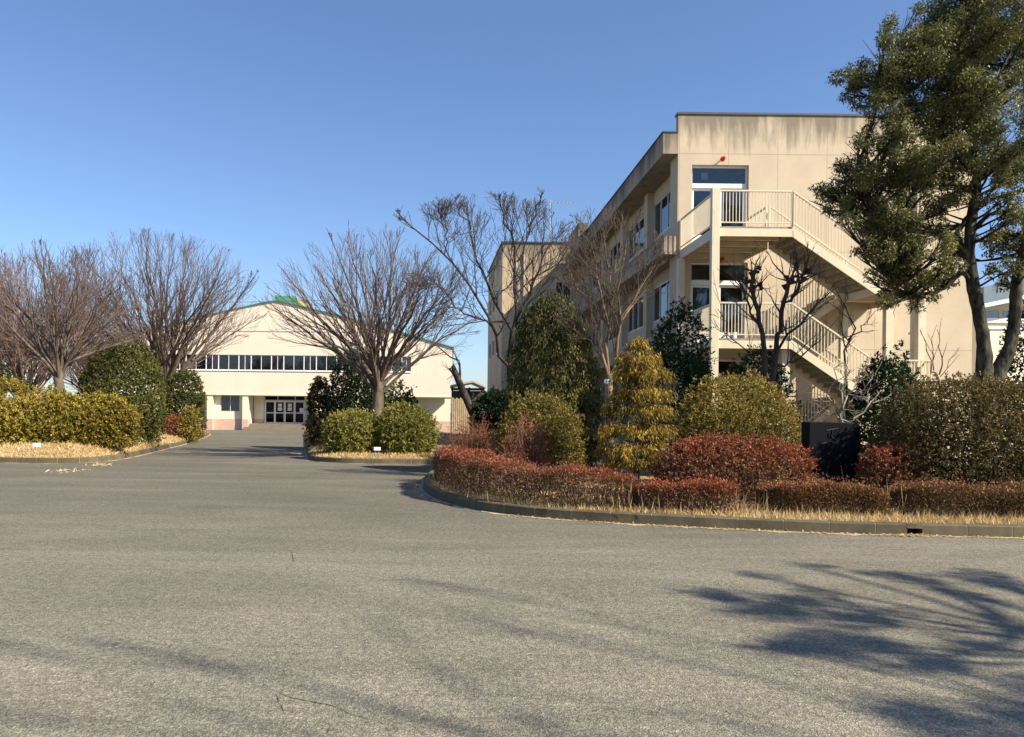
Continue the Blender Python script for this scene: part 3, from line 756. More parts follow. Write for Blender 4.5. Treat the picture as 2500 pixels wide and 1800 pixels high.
for z in (2.2, 5.9, 9.2):
    for x in (7.3,):
        m = MB(); m.box(x, x+.06, 54.22, 54.298, z, z+1.4); m.box(x+1.0, x+1.06, 54.22, 54.298, z, z+1.4); m.box(x+.5, x+.56, 54.22, 54.298, z+.06, z+1.34); m.box(x+.06, x+1.0, 54.22, 54.298, z, z+.06); m.box(x+.06, x+1.0, 54.22, 54.298, z+1.34, z+1.4)
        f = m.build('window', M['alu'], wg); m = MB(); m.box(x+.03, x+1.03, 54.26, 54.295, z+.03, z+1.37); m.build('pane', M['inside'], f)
    for y in (57, 60, 63):                                    # windows in the side wall
        xx = 3.7-.33*(y-54.3)/11.9
        m = MB(); m.box(xx-.04, xx-.008, y, y+1.6, z, z+1.3); f = m.build('window', M['alu'], wg)
        m = MB(); m.box(xx-.05, xx-.041, y+.08, y+1.52, z+.08, z+1.22); m.build('pane', M['inside'], f)

# ------------------------------------------------------------------ outside staircase
FY, MY = 25.7, 27.68
SXL, SXR, SXM = 8.6, 11.07, 13.75                              # landing left / right, mid landing left edge
stc = thing('outside_staircase', (SXL, FY, 0), 'cream painted steel switchback staircase on the end wall of the school', 'staircase')
def railing(pts, hgt=1.14, bar=.105, lowgap=.12, posts=True, name='railing'):
    m = MB(); pts = [np.array(p, float) for p in pts]
    up = np.array([0, 0, 1.])
    for p, q in zip(pts[:-1], pts[1:]):
        m.beam(p+up*hgt, q+up*hgt, .06, .05); m.beam(p+up*lowgap, q+up*lowgap, .04, .035)
        n = max(2, int(np.linalg.norm((q-p)[:2])/bar))
        for i in range(1, n):
            a = p+(q-p)*i/n; m.beam(a+up*(lowgap+.018), a+up*(hgt-.026), .022, .022, up=(1, 0, 0))
    for p in pts: m.beam(p+up*.0, p+up*(hgt+.02), .055, .055, up=(1, 0, 0))
    return m.build(name, M['stairpaint'], stc)
zmid = [(FL[0]+FL[1])/2, (FL[1]+FL[2])/2]
SXE = 15.6
for fz in FL[1:]:
    m = MB()
    m.box(SXL+.05, SXR, FY+.062, WY-.02, fz-.09, fz)           # deck
    m.build('landing', M['stairtread'], stc)
    m = MB()
    m.box(SXL, SXR, FY, FY+.06, fz-.33, fz-.075); m.box(SXL, SXL+.06, FY+.062, WY-.02, fz-.33, fz-.0)
    m.box(SXR-.06, SXR-.001, MY, WY-.02, fz-.33, fz-.092); m.box(SXL+.062, SXR-.062, WY-.09, WY-.022, fz-.33, fz-.092)
    for y in (26.6, 27.6, 28.6): m.box(SXL+.062, SXR-.062, y, y+.08, fz-.26, fz-.092)
    m.build('landing_beam', M['stairpaint'], stc)
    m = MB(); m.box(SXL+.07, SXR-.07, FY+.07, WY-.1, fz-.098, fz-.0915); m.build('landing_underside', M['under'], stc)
    railing([(SXL+.03, WY-.06, fz), (SXL+.03, FY+.03, fz), (SXR, FY+.03, fz)])
    railing([(SXR-.03, WY-.06, fz), (SXR-.03, MY+.06, fz)])
def flight(xa, za, xb, zb, y0, y1, n=11):
    """from (xa,za) upper to (xb,zb) lower"""
    m = MB(); dxs = (xb-xa)/n; dz = (za-zb)/n
    for i in range(n):
        x = xa+dxs*i; z = za-dz*(i+1)
        x_a, x_b = sorted((x, x+dxs)); m.box(x_a-.02, x_b, y0+.06, y1-.06, z-.035, z)
        m.box(min(x, x+.0)-.012, x+.012, y0+.06, y1-.06, z+.001, z+dz-.037)
    m.build('flight', M['stairtread'], stc)
    m = MB(); h = .30
    for y in (y0, y1-.055):
        m = MB(); m.prism([(xa, za-.03), (xb, zb-.03), (xb, zb-.03-h), (xa, za-.03-h)], 'y', y, y+.055); m.build('stringer', M['stairpaint'], stc)
for k in (1, 0):
    top, mid, low = FL[k+1], zmid[k], FL[k] if k else 0.15
    flight(SXR+.002, top, SXM, mid, FY, MY-.06)
    railing([(SXR+.02, FY+.03, top), (SXM, FY+.03, mid), (SXE, FY+.03, mid), (SXE, WY-.06, mid)])
    railing([(SXR+.02, MY-.09, top), (SXM, MY-.09, mid)])
    m = MB(); m.box(SXM, SXE, FY+.002, WY-.02, mid-.09, mid); m.build('landing', M['stairtread'], stc)
    m = MB(); m.box(SXM+.002, SXE, FY-.002, FY+.06, mid-.33, mid-.092); m.box(SXE-.06, SXE+.002, FY+.062, WY-.02, mid-.33, mid-.092); m.box(SXM+.002, SXM+.062, FY+.062, WY-.02, mid-.33, mid-.092)
    m.box(SXM+.064, SXE-.062, 27.5, 27.6, mid-.33, mid-.092); m.build('landing_beam', M['stairpaint'], stc)
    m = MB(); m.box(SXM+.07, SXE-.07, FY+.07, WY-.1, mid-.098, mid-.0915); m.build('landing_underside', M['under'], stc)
    xl = SXR+.002
    # back flight climbs from the lower landing on the left to the mid landing on the right
    m = MB(); n = 11; dz = (mid-low)/n; dxs = (SXM-xl)/n
    for i in range(n):
        x = xl+dxs*i; z = low+dz*(i+1)
        m.box(x, x+dxs+.02, MY+.12, WY-.18, z-.035, z) if i < n-1 else None
        m.box(x-.012, x+.012, MY+.12, WY-.18, z-dz+.001, z-.037)
    m.build('flight', M['stairtread'], stc)
    for y in (MY+.06, WY-.175):
        m = MB(); m.prism([(xl, low-.03), (SXM-.002, mid-.03), (SXM-.002, mid-.33), (xl, max(low-.33, -.02))], 'y', y, y+.055); m.build('stringer', M['stairpaint'], stc)
    railing([(xl+.02, MY+.09, low), (SXM, MY+.09, mid)])
for (x, y, zt) in ((SXL-.135, FY-.06, FL[2]+1.2), (SXL-.12, WY-.24, FL[2]-.335), (SXM+.5, FY+.25, zmid[1]-.335), (SXE-.3, FY+.25, zmid[1]-.335), (SXM+.5, 28.9, zmid[1]-.335), (SXR-.2, FY+.2, FL[1]-.335)):
    m = MB(); m.box(x, x+.25, y, y+.22, 0, zt); m.build('column', M['stairpaint'], stc, bevel=.008)

# ------------------------------------------------------------------ roof antenna on the wing and overhead wires
an = thing('roof_antenna', (7.1, 56.0, 13.3), 'thin television antenna on the roof of the far wing', 'antenna')
m = MB(); m.cyl((7.1, 56, 13.25), (7.1, 56, 16.6), .035, n=8); m.build('mast', M['alud'], an)
m = MB(); zA = 16.45; m.beam((5.5, 56, zA), (8.8, 56, zA), .035, .035)
for i in range(13): m.beam((5.55+i*.265, 55.6, zA+.03), (5.55+i*.265, 56.4, zA+.03), .02, .02); m.beam((5.55+i*.265, 56, zA-.06), (5.55+i*.265, 56, zA+.12), .02, .02)
m.build('boom', M['alud'], an)
def wire(p, q, sag, label):
    t = np.linspace(0, 1, 24)[:, None]; P = np.array(p)*(1-t)+np.array(q)*t; P[:, 2] -= (sag*4*t*(1-t))[:, 0]
    o = tubes('overhead_wire', [(P, np.full(24, .014), 5)], M['wire'], None); tag(o, label, 'wire')
wire((3.65, 55, 10.05), (-30, 58, 9.6), .5, 'dark overhead wire from the far school wing, crossing the sky above the gymnasium')

# ------------------------------------------------------------------ gymnasium
GY, GXL, GXR, GXC = 65.0, -28.4, .42, -14.0
gym = thing('gymnasium', (GXC, GY, 0), 'wide cream gymnasium with low gable, green roof edge and a strip of windows', 'building')
def roofz(x): return 10.54-(10.54-6.9)*min(1, abs(x-GXC)/14.42)**1.12
ZB, ZW0, ZW1 = 2.95, 4.9, 6.14
RW0, RW1 = -25.3, -2.92
m = MB()
m.box(GXL, GXR, GY, GY+.3, ZB, ZW0); m.box(GXL, RW0, GY, GY+.3, ZW0, ZW1); m.box(RW1, GXR, GY, GY+.3, ZW0, ZW1)
xs = np.linspace(GXL, GXR, 41); xs = np.unique(np.concatenate([xs, [GXC]]))
m.prism([(GXL, ZW1)]+[(x, roofz(x)) for x in xs]+[(GXR, ZW1)], 'y', GY, GY+.3)
m.box(GXL, GXL+.3, GY+.3, GY+40, 0, 6.85); m.box(GXR-.3, GXR, GY+.3, GY+40, ZB, 6.85)
m.build('upper_wall', M['siding'], gym)
m = MB(); m.prism([(x, roofz(x)+.005) for x in np.r_[GXL-.15, xs, GXR+.15]]+[(x, roofz(x)+.075) for x in np.r_[GXL-.15, xs, GXR+.15][::-1]], 'y', GY-.12, GY+41)
m.build('roof', M['greenroof'], gym)
m = MB(); m.prism([(-14.25, 10.5), (-14.25, 11.12), (-12.5, 11.05), (-12.3, 10.2)], 'y', GY+.8, GY+38); rv = m.build('roof_vent', M['greenroof'], gym)
m = MB(); m.prism([(-12.29, 10.25), (-12.45, 11.0), (-11.2, 10.25), (-11.2, 9.95)], 'y', GY+.9, GY+38); m.build('vent_side', M['yellowgreen'], rv)
m = MB(); m.box(GXL, GXR, GY+.42, GY+1.9, ZB+.002, ZB+.1); m.box(GXL, GXR, GY-.05, GY+.42, ZB-.1, ZB-.002); m.build('soffit', M['gymlow'], gym)
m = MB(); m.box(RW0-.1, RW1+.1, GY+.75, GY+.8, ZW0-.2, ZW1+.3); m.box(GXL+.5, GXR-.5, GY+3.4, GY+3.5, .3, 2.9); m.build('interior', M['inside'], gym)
m = MB(); m.box(RW0, RW1, GY-.06, GY+.08, ZW0-.08, ZW0-.002); m.build('window_sill', M['white'], gym)
m = MB(); m.box(GXL+.1, GXR-.1, GY-.025, GY-.002, 8.05, 8.1); m.build('flashing', M['alud'], gym)
x = RW0; seq = []
x = -18.6-2*2.655
while x < RW1-.3:
    for wd, cur in ((1.65, False), (1.005, True)):
        b = min(x+wd, RW1)
        if b-x > .3: seq.append((x, b, cur))
        x += wd
seq.insert(0, (RW0, -18.6-2*2.655, True))
for a, b, cur in seq:
    m = MB(); f = .034
    m.box(a+.001, b-.001, GY+.04, GY+.12, ZW0+.001, ZW0+f); m.box(a+.001, b-.001, GY+.04, GY+.12, ZW1-f, ZW1-.001)
    for x_ in (a+.001, (a+b)/2-f/2, b-f-.001): m.box(x_, x_+f, GY+.041, GY+.119, ZW0+f, ZW1-f)
    fr = m.build('window', M['white'], gym)
    m = MB(); m.box(a+.03, b-.03, GY+.075, GY+.083, ZW0+.03, ZW1-.03); m.build('pane', M['glass'], fr)
    if cur:
        m = MB(); n = 14
        for i in range(n):
            x0_, x1_ = a+(b-a)*i/n, a+(b-a)*(i+1)/n
            if .36 < (i+.5)/n < .5: continue
            o = .04*(i % 2); m.add([(x0_, GY+.2+o, ZW0-.05), (x1_, GY+.24-o, ZW0-.05), (x1_, GY+.24-o, ZW1+.05), (x0_, GY+.2+o, ZW1+.05)], [(0, 1, 2, 3)])
        m.build('curtain', M['curtain'], fr)
# lower storey
LW = GY+.45
m = MB()
def lowwall(x0, x1, y, win=None):
    if win:
        a, b, z0_, z1_ = win
        m.box(x0, a, y, y+.2, .9, ZB); m.box(b, x1, y, y+.2, .9, ZB); m.box(a, b, y, y+.2, .9, z0_); m.box(a, b, y, y+.2, z1_, ZB)
    else: m.box(x0, x1, y, y+.2, .9, ZB)
lowwall(GXL+.3, -19.5, LW); lowwall(-19.3, -16.4, LW, (-18.52, -16.93, 1.5, 2.92))
lowwall(-16.1, -15.25, GY+1.7); lowwall(-11.78, -10.9, GY+1.7)
lowwall(-10.6, -4.4, LW); lowwall(-4.4, GXR-.4, GY+1.7, (-3.3, -2.3, 1.4, 2.7))
m.box(-16.35, -16.15, LW+.25, GY+1.7, .55, ZB); m.box(-10.85, -10.65, LW+.25, GY+1.7, .55, ZB)
m.box(-15.25, -11.78, GY+1.7, GY+1.9, 2.88, ZB)
m.build('lower_wall', M['gymlow'], gym)
m = MB(); m.box(GXL+.3, -16.45, LW-.03, LW+.2, 0, .898); m.box(-10.55, -4.4, LW-.03, LW+.2, 0, .898); m.box(-4.4, GXR-.4, GY+1.67, GY+1.9, 0, .898); m.box(-16.1, -15.26, GY+1.67, GY+1.9, .5, .898); m.box(-11.77, -10.9, GY+1.67, GY+1.9, .5, .898)
m.build('tile_base', M['tile'], gym)
for x in (-27.9, -23.8, -19.5, -16.62, -10.98, -7.6, -.15):
    m = MB(); m.box(x, x+.46, GY+.02, LW+.02, .9, ZB-.105); pc = m.build('pillar', M['gymlow'], gym)
    m = MB(); m.box(x-.015, x+.475, GY+.005, LW+.035, 0, .899); m.build('pillar_base', M['tile'], pc)
for (a, b, z0_, z1_, y, cm) in ((-18.52, -16.93, 1.5, 2.92, LW, M['lace']), (-3.3, -2.3, 1.4, 2.7, GY+1.7, None)):
    m = MB(); f = .06
    m.box(a, b, y+.02, y+.12, z0_, z0_+f); m.box(a, b, y+.02, y+.12, z1_-f, z1_); m.box(a, a+f, y+.02, y+.12, z0_+f, z1_-f); m.box(b-f, b, y+.02, y+.12, z0_+f, z1_-f); m.box((a+b)/2-f/2, (a+b)/2+f/2, y+.02, y+.12, z0_+f, z1_-f)
    fr = m.build('window', M['alu'], gym)
    m = MB(); m.box(a+.03, b-.03, y+.065, y+.075, z0_+.03, z1_-.03); m.build('pane', M['glass'], fr)
    if cm:
        m = MB()
        for i in range(24):
            x0_ = a+.08+(b-a-.16)*i/24; x1_ = a+.08+(b-a-.16)*(i+1)/24; o = .05*(i % 2); zt = z1_-.45-.25*math.sin(i*.9)**2
            m.add([(x0_, y+.2+o, z0_), (x1_, y+.25-o, z0_), (x1_, y+.25-o, zt), (x0_, y+.2+o, zt)], [(0, 1, 2, 3)])
        m.build('curtain', cm, fr)
DYg = GY+1.72
m = MB(); zt = 2.86; z0_ = .56
m.box(-15.22, -11.8, DYg, DYg+.1, zt-.05, zt); m.box(-15.22, -11.8, DYg, DYg+.1, 2.42, 2.52)
for x in (-15.22, -14.14, -12.68, -11.87): m.box(x, x+.07, DYg+.002, DYg+.098, 2.52, zt-.05)
for x in (-15.22, -11.87): m.box(x, x+.07, DYg+.002, DYg+.098, z0_, 2.42)
ef = m.build('entrance_frame', M['alu'], gym)
m = MB(); m.box(-15.15, -11.87, DYg+.045, DYg+.055, 2.52, zt-.05); m.build('pane', M['glassd'], ef)
for i in range(4):
    a = -15.15+i*.82; b = a+.815; m = MB()
    m.box(a, a+.075, DYg+.01, DYg+.06, z0_, 2.41); m.box(b-.075, b, DYg+.01, DYg+.06, z0_, 2.41)
    for za, zb_ in ((2.33, 2.41), (1.40, 1.48), (z0_, z0_+.1)): m.box(a+.075, b-.075, DYg+.01, DYg+.06, za, zb_)
    d = m.build('door', M['white'], ef)
    m = MB(); m.box(a+.06, b-.06, DYg+.03, DYg+.038, z0_+.08, 2.35); m.build('pane', M['glassd'], d)
    if i in (1, 2):
        m = MB(); m.box(a+.25, a+.58, DYg+.022, DYg+.028, 1.95, 2.22); m.box(a+.23, a+.60, DYg+.022, DYg+.028, 1.62, 1.90); m.build('notice', M['paper'], d)
    if i == 3: m = MB(); m.box(a+.42, a+.74, DYg-.002, DYg+.006, 1.5, 1.85); m.build('notice', M['paper'], d)
m = MB()
for i in range(4):
    m.box(-16.5+.1*i, -10.6, GY-.55+.36*i, GY+1.7, .14*i, .14*(i+1)-.004)
m.build('entrance_steps', M['step'], gym)

GS = 80/65
gym.location = (GXC*GS, 80, -.39); gym.scale = (GS,)*3      # modelled at 1:1.23, stands 80 m away on slightly lower ground
# ------------------------------------------------------------------ shed beside the gymnasium, annex on the right
sh = thing('wooden_shed', (1.2, 50, 0), 'small open timber shed with slatted boards, beside the right corner of the gymnasium', 'shed')
m = MB(); m.prism([(.2, 3.05), (1.6, 3.35), (2.4, 2.98), (2.4, 2.90), (1.6, 3.24), (.2, 2.96)], 'y', 48.5, 52.5); m.build('roof', M['shedroof'], sh)
m = MB()
for x in (.3, 1.35, 2.25): m.box(x, x+.1, 49, 49.1, 0, 2.95); m.box(x, x+.1, 52, 52.1, 0, 2.95)
m.box(.25, 2.3, 48.95, 49.12, 2.75, 2.9); m.build('post', M['wooddark'], sh)
m = MB()
for i in range(9): m.box(.32+.125*i, .415+.125*i, 48.86, 48.9, .05, 2.28-.06*(i % 2))
m.build('slats', M['wood'], sh)
m = MB(); m.box(.3, 2.3, 51.9, 51.95, .05, 2.8); m.build('back_wall', M['wooddark'], sh)
sh.location = (1.75, 73, -.35); sh.scale = (1.44,)*3

ax = thing('annex_building', (33, 44, 0), 'low cream building with sloping blue grey roof, behind the two tree trunks', 'building')
m = MB(); m.box(29.7, 46, 44, 56, 0, 6.9); m.box(29.9, 46, 45.4, 56, 6.9, 8.2); m.build('wall', M['gymlow'], ax)
m = MB(); m.box(29.6, 46, 43.94, 43.999, 6.55, 6.62); m.box(29.6, 46, 43.94, 43.999, 2.85, 2.92); m.box(29.6, 46, 43.9, 44.3, 6.902, 7.15); m.build('trim', M['white'], ax)
m = MB(); m.prism([(29.0, 7.9), (40, 10.3), (40, 11.2), (29.0, 8.75)], 'y', 43.2, 57); m.build('roof', M['bluemetal'], ax)
m = MB(); m.prism([(29.0, 7.62), (40, 10.0), (40, 10.29), (29.0, 7.89)], 'y', 43.25, 43.6); m.build('fascia', M['white'], ax)
m = MB()
for x in (30.6, 31.6, 32.6): m.box(x, x+.7, 45.36, 45.398, 7.2, 7.75)
m.build('window', M['glass'], ax)

# ------------------------------------------------------------------ stone monument and name plates
mo = thing('stone_monument', (7.25, 14.9, .13), 'dark stone monument block with worn carved writing, standing between the two red azalea clumps', 'monument')
a = at(1975, PY, 14.9)[0]; b = at(2100, PY, 14.9)[0]; zt = at(2040, 1030, 14.9)[2]
m = MB(); m.prism([(a-.05, .13), (b+.1, .13), (b+.1, .60), (a-.05, .60)], 'y', 14.75, 15.4); m.build('base', M['stonebase'], mo, bevel=.02)
m = MB(); m.prism([(a, .602), (b, .602), (b-.01, zt-.02), (a+.3, zt), (a+.015, zt-.01)], 'y', 14.9, 15.25); m.build('slab', M['stone'], mo, bevel=.012)
m = MB()
def stroke(u0, v0, u1, v1, w_=.02):
    p = at(u0, v0, 14.893); q = at(u1, v1, 14.893); m.beam(p, q, .006, w_, up=(0, 0, 1))
for s in ((2017, 1051, 2046, 1046), (2034, 1049, 2030, 1066), (2031, 1066, 2041, 1074), (2006, 1083, 2020, 1080), (2009, 1088, 2007, 1096), (2032, 1078, 2035, 1086), (2028, 1092, 2037, 1090)): stroke(*s)
m.build('carving', M['carve'], mo)
def plate(u, v, Y, wd, ht, label, post=.12):
    c = at(u, v, Y); t = thing('name_plate', (c[0], c[1], .13), label, 'plant label')
    m = MB(); m.box(c[0]-wd/2, c[0]+wd/2, Y-.012, Y+.012, c[2]-ht/2, c[2]+ht/2); m.build('plate', M['white'], t, bevel=.003)
    m = MB()
    for s in (-.25, .25): m.beam((c[0]+wd*s, Y+.02, .08), (c[0]+wd*s, Y+.02, c[2]), .015, .015, up=(1, 0, 0))
    m.build('stake', M['alud'], t)
plate(90, 1087, 25.0, .24, .13, 'small white plate on stakes in the straw before the yellow hedge at the left')
plate(921, 1096, 26.1, .22, .11, 'small white plate on stakes in the straw before the green bushes under the middle tree')
plate(1484, 932, 16.2, .15, .09, 'small pale plate on a tall stake beside the golden cypress')

# ------------------------------------------------------------------ bare trees
ZL = [(7, 25, .62, 3.2), (5, 28, .62, 1.7), (3, 32, .75, .8)]
def zelk(label, u, Y, vtop, ul, ur, zf, tr, nl, seed, vlow, levels=ZL, bark=None, twig=None, group=None, rmin=.0055, polar=(6, 96), name='zelkova_tree', vase=.5, dep=.9):
    b = at(u, PY, Y); xl = at(ul, PY, Y)[0]; xr = at(ur, PY, Y)[0]; zt = at(u, vtop, Y)[2]; zl = at(u, vlow, Y)[2]
    c = ((xl+xr)/2, Y, zl+(zt-zl)*.42); r = ((xr-xl)/2, (xr-xl)/2*dep, (zt-zl)*.58)
    return bare_tree(name, label, (b[0], Y, .1), (b[0]+.05, Y, zf), tr, c, r, nl, levels, seed, bark or M['bark_zel'], twig or M['twig_zel'], rmin=rmin, polar=polar, vase=vase, group=group)
zelk('leafless spreading tree whose forked trunk rises from the yellow hedge at the left', 143, 30.5, 590, -95, 350, 3.3, .19, 16, 21, 900)
zelk('tall leafless tree with many upright stems between the two round evergreens at the left', 400, 42, 566, 115, 650, 3.0, .26, 26, 23, 870, [(8, 22, .6, 3.8), (5, 26, .6, 2.0), (3, 30, .75, 1.0)], rmin=.0055, vase=.58, polar=(4, 112))
zelk('leafless spreading tree with a stout trunk rising from the green bushes in the middle bed', 918, 28.4, 560, 635, 1180, 2.7, .21, 20, 37, 905, [(7, 24, .62, 3.6), (5, 28, .62, 1.8), (3, 32, .75, .9)], rmin=.0046, polar=(5, 116))
t0 = zelk('dense reddish leafless tree at the left edge, behind the forked one', 60, 40, 622, -130, 230, 1.9, .2, 24, 29, 960, [(9, 28, .6, 2.8), (6, 30, .6, 1.5), (4, 34, .75, .8)], twig=M['twig_red'], rmin=.0065)
bx = copy_tree(t0); bx.location = (-23.5, 54, .1); bx.rotation_euler.z = 1.9; bx.scale = (1.05, 1.05, .98)
tag(bx, 'reddish leafless tree far back at the left, between the forked tree and the upright one', 'tree')
bx2 = copy_tree(t0); bx2.location = (-34, 56, .1); bx2.rotation_euler.z = 3.6; bx2.scale = (1.1, 1.1, 1.05)
tag(bx2, 'reddish leafless tree far back at the very left edge of the view', 'tree')

# crooked dark cherry in front of the far wing
def A(u, v, Y): return at(u, v, Y)
Yc = 29.0
trunk = [([A(1252, 1060, Yc), A(1250, 960, Yc), A(1244, 880, Yc), A(1252, 810, Yc)], [.17, .14, .12, .105])]
lim = [([A(1247, 900, Yc), A(1215, 860, Yc-.3), A(1205, 790, Yc-.5), A(1150, 700, Yc-.8), A(1085, 620, Yc-1), A(1010, 560, Yc-1.1), A(962, 515, Yc-1.1)], 0.065, 0.016),
       ([A(1252, 810, Yc), A(1215, 750, Yc), A(1190, 690, Yc+.2), A(1170, 640, Yc+.4), A(1150, 560, Yc+.6), A(1140, 500, Yc+.6)], 0.061, 0.016),
       ([A(1252, 810, Yc), A(1262, 730, Yc), A(1258, 640, Yc-.3), A(1250, 570, Yc-.5), A(1225, 540, Yc-.7), A(1220, 490, Yc-.8)], 0.065, 0.016),
       ([A(1254, 800, Yc), A(1290, 720, Yc), A(1315, 660, Yc+.2), A(1330, 610, Yc+.3), A(1372, 570, Yc+.4)], 0.058, 0.016),
       ([A(1256, 800, Yc), A(1295, 745, Yc-.2), A(1330, 690, Yc-.3), A(1380, 665, Yc-.4)], 0.043, 0.014),
       ([A(1230, 785, Yc), A(1160, 780, Yc-.4), A(1110, 750, Yc-.7), A(1050, 760, Yc-1)], 0.043, 0.012),
       ([A(1110, 750, Yc-.7), A(1080, 700, Yc-.9), A(1020, 700, Yc-1.0)], 0.025, 0.010),
       ([A(1262, 640, Yc-.3), A(1290, 580, Yc-.4), A(1310, 520, Yc-.5), A(1318, 480, Yc-.5)], 0.036, 0.011),
       ([A(1150, 560, Yc+.6), A(1120, 520, Yc+.5), A(1110, 480, Yc+.5)], 0.029, 0.010),
       ([A(1085, 620, Yc-1), A(1090, 560, Yc-1), A(1070, 520, Yc-1)], 0.025, 0.010)]
bare_tree('cherry_tree', 'dark crooked leafless tree reaching left over the gymnasium roof, before the far wing', (A(1250, PY, Yc)[0], Yc, .1), A(1252, 810, Yc), .17, A(1180, 680, Yc), (4.3, 3.0, 3.0), 0,
          [(11, 48, .6, 1.8), (6, 44, .62, .9), (3, 45, .7, .45)], 41, M['bark_dark'], M['twig_dark'], limbs=lim, trunk=trunk, upb=.55, jit=.05, rmin=.006)
# leaning broken trunk beside the shed
Yd = 31.0
bare_tree('leaning_tree', 'leaning dark broken trunk with one thin upright shoot, beside the wooden shed', (A(1165, PY, Yd)[0], Yd, .1), A(1110, 900, Yd), .15, A(1120, 850, Yd), (1.2, .8, 1.8), 0, [(4, 40, .5, .6), (3, 40, .6, .35)], 43, M['bark_dark'], M['twig_dark'],
          trunk=[([A(1175, 1060, Yd), A(1150, 1000, Yd), A(1128, 950, Yd), A(1112, 912, Yd), A(1106, 893, Yd)], [.16, .15, .14, .12, .07])],
          limbs=[([A(1122, 935, Yd), A(1124, 890, Yd), A(1118, 880, Yd), A(1085, 862, Yd), A(1072, 850, Yd)], .05, .012), ([A(1112, 912, Yd), A(1100, 905, Yd), A(1104, 890, Yd)], .06, .03)], jit=.03)
# crape myrtle with pale stems
Ye = 19.0
def E_(u, v, d=0): return A(u, v, Ye+d)
lim = [([E_(1486, 922), E_(1480, 870), E_(1455, 800), E_(1440, 740), E_(1405, 690), E_(1380, 650)], 0.043, 0.008),
       ([E_(1486, 922), E_(1482, 860), E_(1487, 800), E_(1470, 720), E_(1462, 660), E_(1440, 600)], 0.047, 0.008),
       ([E_(1488, 922), E_(1505, 870), E_(1510, 800), E_(1535, 740), E_(1565, 690), E_(1600, 650)], 0.043, 0.008),
       ([E_(1505, 870), E_(1512, 790), E_(1510, 720), E_(1525, 650), E_(1530, 590)], 0.035, 0.008),
       ([E_(1484, 900), E_(1463, 870), E_(1440, 830), E_(1405, 805), E_(1390, 780)], 0.027, 0.008),
       ([E_(1487, 800), E_(1495, 730), E_(1485, 650), E_(1480, 590)], 0.031, 0.008), ([E_(1510, 800), E_(1560, 720, .3), E_(1580, 640, .4)], 0.027, 0.007)]
bare_tree('crape_myrtle', 'leafless tree with pale tan stems fanning up between the dark conifer and the golden cypress', (E_(1487, PY)[0], Ye, .1), E_(1487, 900), .09, E_(1490, 690), (1.45, 1.2, 1.95), 0,
          [(8, 32, .75, 1.2), (6, 34, .7, .65), (3, 38, .7, .35)], 47, M['bark_pale'], M['twig_pale'], limbs=lim, trunk=[([E_(1487, 1080), E_(1487, 1000), E_(1487, 915)], [.11, .10, .085])], upb=.55, jit=.035, rmin=.0042)
# pollarded dark tree before the stairs
Yp = 20.5
def P_f(u, v, d=0): return A(u, v, Yp+d)
lim = [([P_f(1865, 850), P_f(1855, 790), P_f(1840, 740), P_f(1835, 700), P_f(1840, 668)], 0.066, 0.048), ([P_f(1835, 700), P_f(1858, 695)], 0.039, 0.048),
       ([P_f(1895, 850), P_f(1900, 800), P_f(1912, 740), P_f(1918, 700), P_f(1925, 672)], 0.066, 0.048), ([P_f(1918, 705), P_f(1945, 675)], 0.047, 0.040), ([P_f(1912, 740), P_f(1955, 700), P_f(1966, 668)], 0.047, 0.044),
       ([P_f(1855, 790), P_f(1820, 735), P_f(1805, 700)], 0.031, 0.024), ([P_f(1880, 880), P_f(1950, 800), P_f(2000, 740), P_f(2030, 715)], 0.039, 0.016), ([P_f(1870, 900), P_f(1950, 880), P_f(2000, 830)], 0.031, 0.012), ([P_f(1860, 900), P_f(1790, 830), P_f(1755, 760)], 0.020, 0.008), ([P_f(1840, 668), P_f(1852, 655)], 0.055, 0.032), ([P_f(1838, 690), P_f(1818, 680)], 0.043, 0.032), ([P_f(1966, 668), P_f(1978, 660)], 0.047, 0.032)]
bare_tree('pollarded_tree', 'dark knobbly pollarded tree with thin whips, standing before the lower stair flight', (P_f(1878, PY)[0], Yp, .1), P_f(1880, 880), .12, P_f(1890, 730), (1.7, 1.3, 1.8), 0,
          [(7, 34, 1.7, 1.0), (3, 32, .6, .5)], 53, M['bark_dark'], M['twig_pale'], limbs=lim, trunk=[([P_f(1878, 1080), P_f(1878, 980), P_f(1868, 905), P_f(1865, 848)], [.11, .09, .08, .065]), ([P_f(1878, 960), P_f(1890, 905), P_f(1896, 848)], [.08, .075, .065])], upb=.7, jit=.04, rmin=.0042)
# thin bleached shrub over the monument
Yq = 15.8
def Q_f(u, v, d=0): return A(u, v, Yq+d)
lim = [([Q_f(2055, 1030), Q_f(2052, 985), Q_f(2055, 930), Q_f(2052, 880)], .024, .008), ([Q_f(2050, 1010), Q_f(2075, 970), Q_f(2090, 935), Q_f(2110, 905)], .022, .006), ([Q_f(2055, 1025), Q_f(2100, 1000), Q_f(2140, 980), Q_f(2170, 965)], .022, .006),
       ([Q_f(2052, 1020), Q_f(2035, 975), Q_f(2030, 930), Q_f(2045, 885)], .02, .006), ([Q_f(2070, 985), Q_f(2100, 960), Q_f(2125, 920)], .016, .005), ([Q_f(2048, 1020), Q_f(2010, 1005), Q_f(1990, 990)], .012, .004)]
bare_tree('bare_shrub', 'pale bleached leafless shrub with crooked twigs rising just behind the dark monument', (Q_f(2055, PY)[0], Yq, .1), Q_f(2055, 1030), .03, Q_f(2080, 940), (.95, .6, .85), 0,
          [(6, 42, .5, .4), (3, 40, .6, .22)], 59, M['bark_white'], M['bark_white'], cat='shrub', limbs=lim, trunk=[([Q_f(2055, 1120), Q_f(2055, 1075), Q_f(2055, 1025)], [.03, .03, .026])], upb=.3, jit=.05, rmin=.0045)
Yr = 22.0
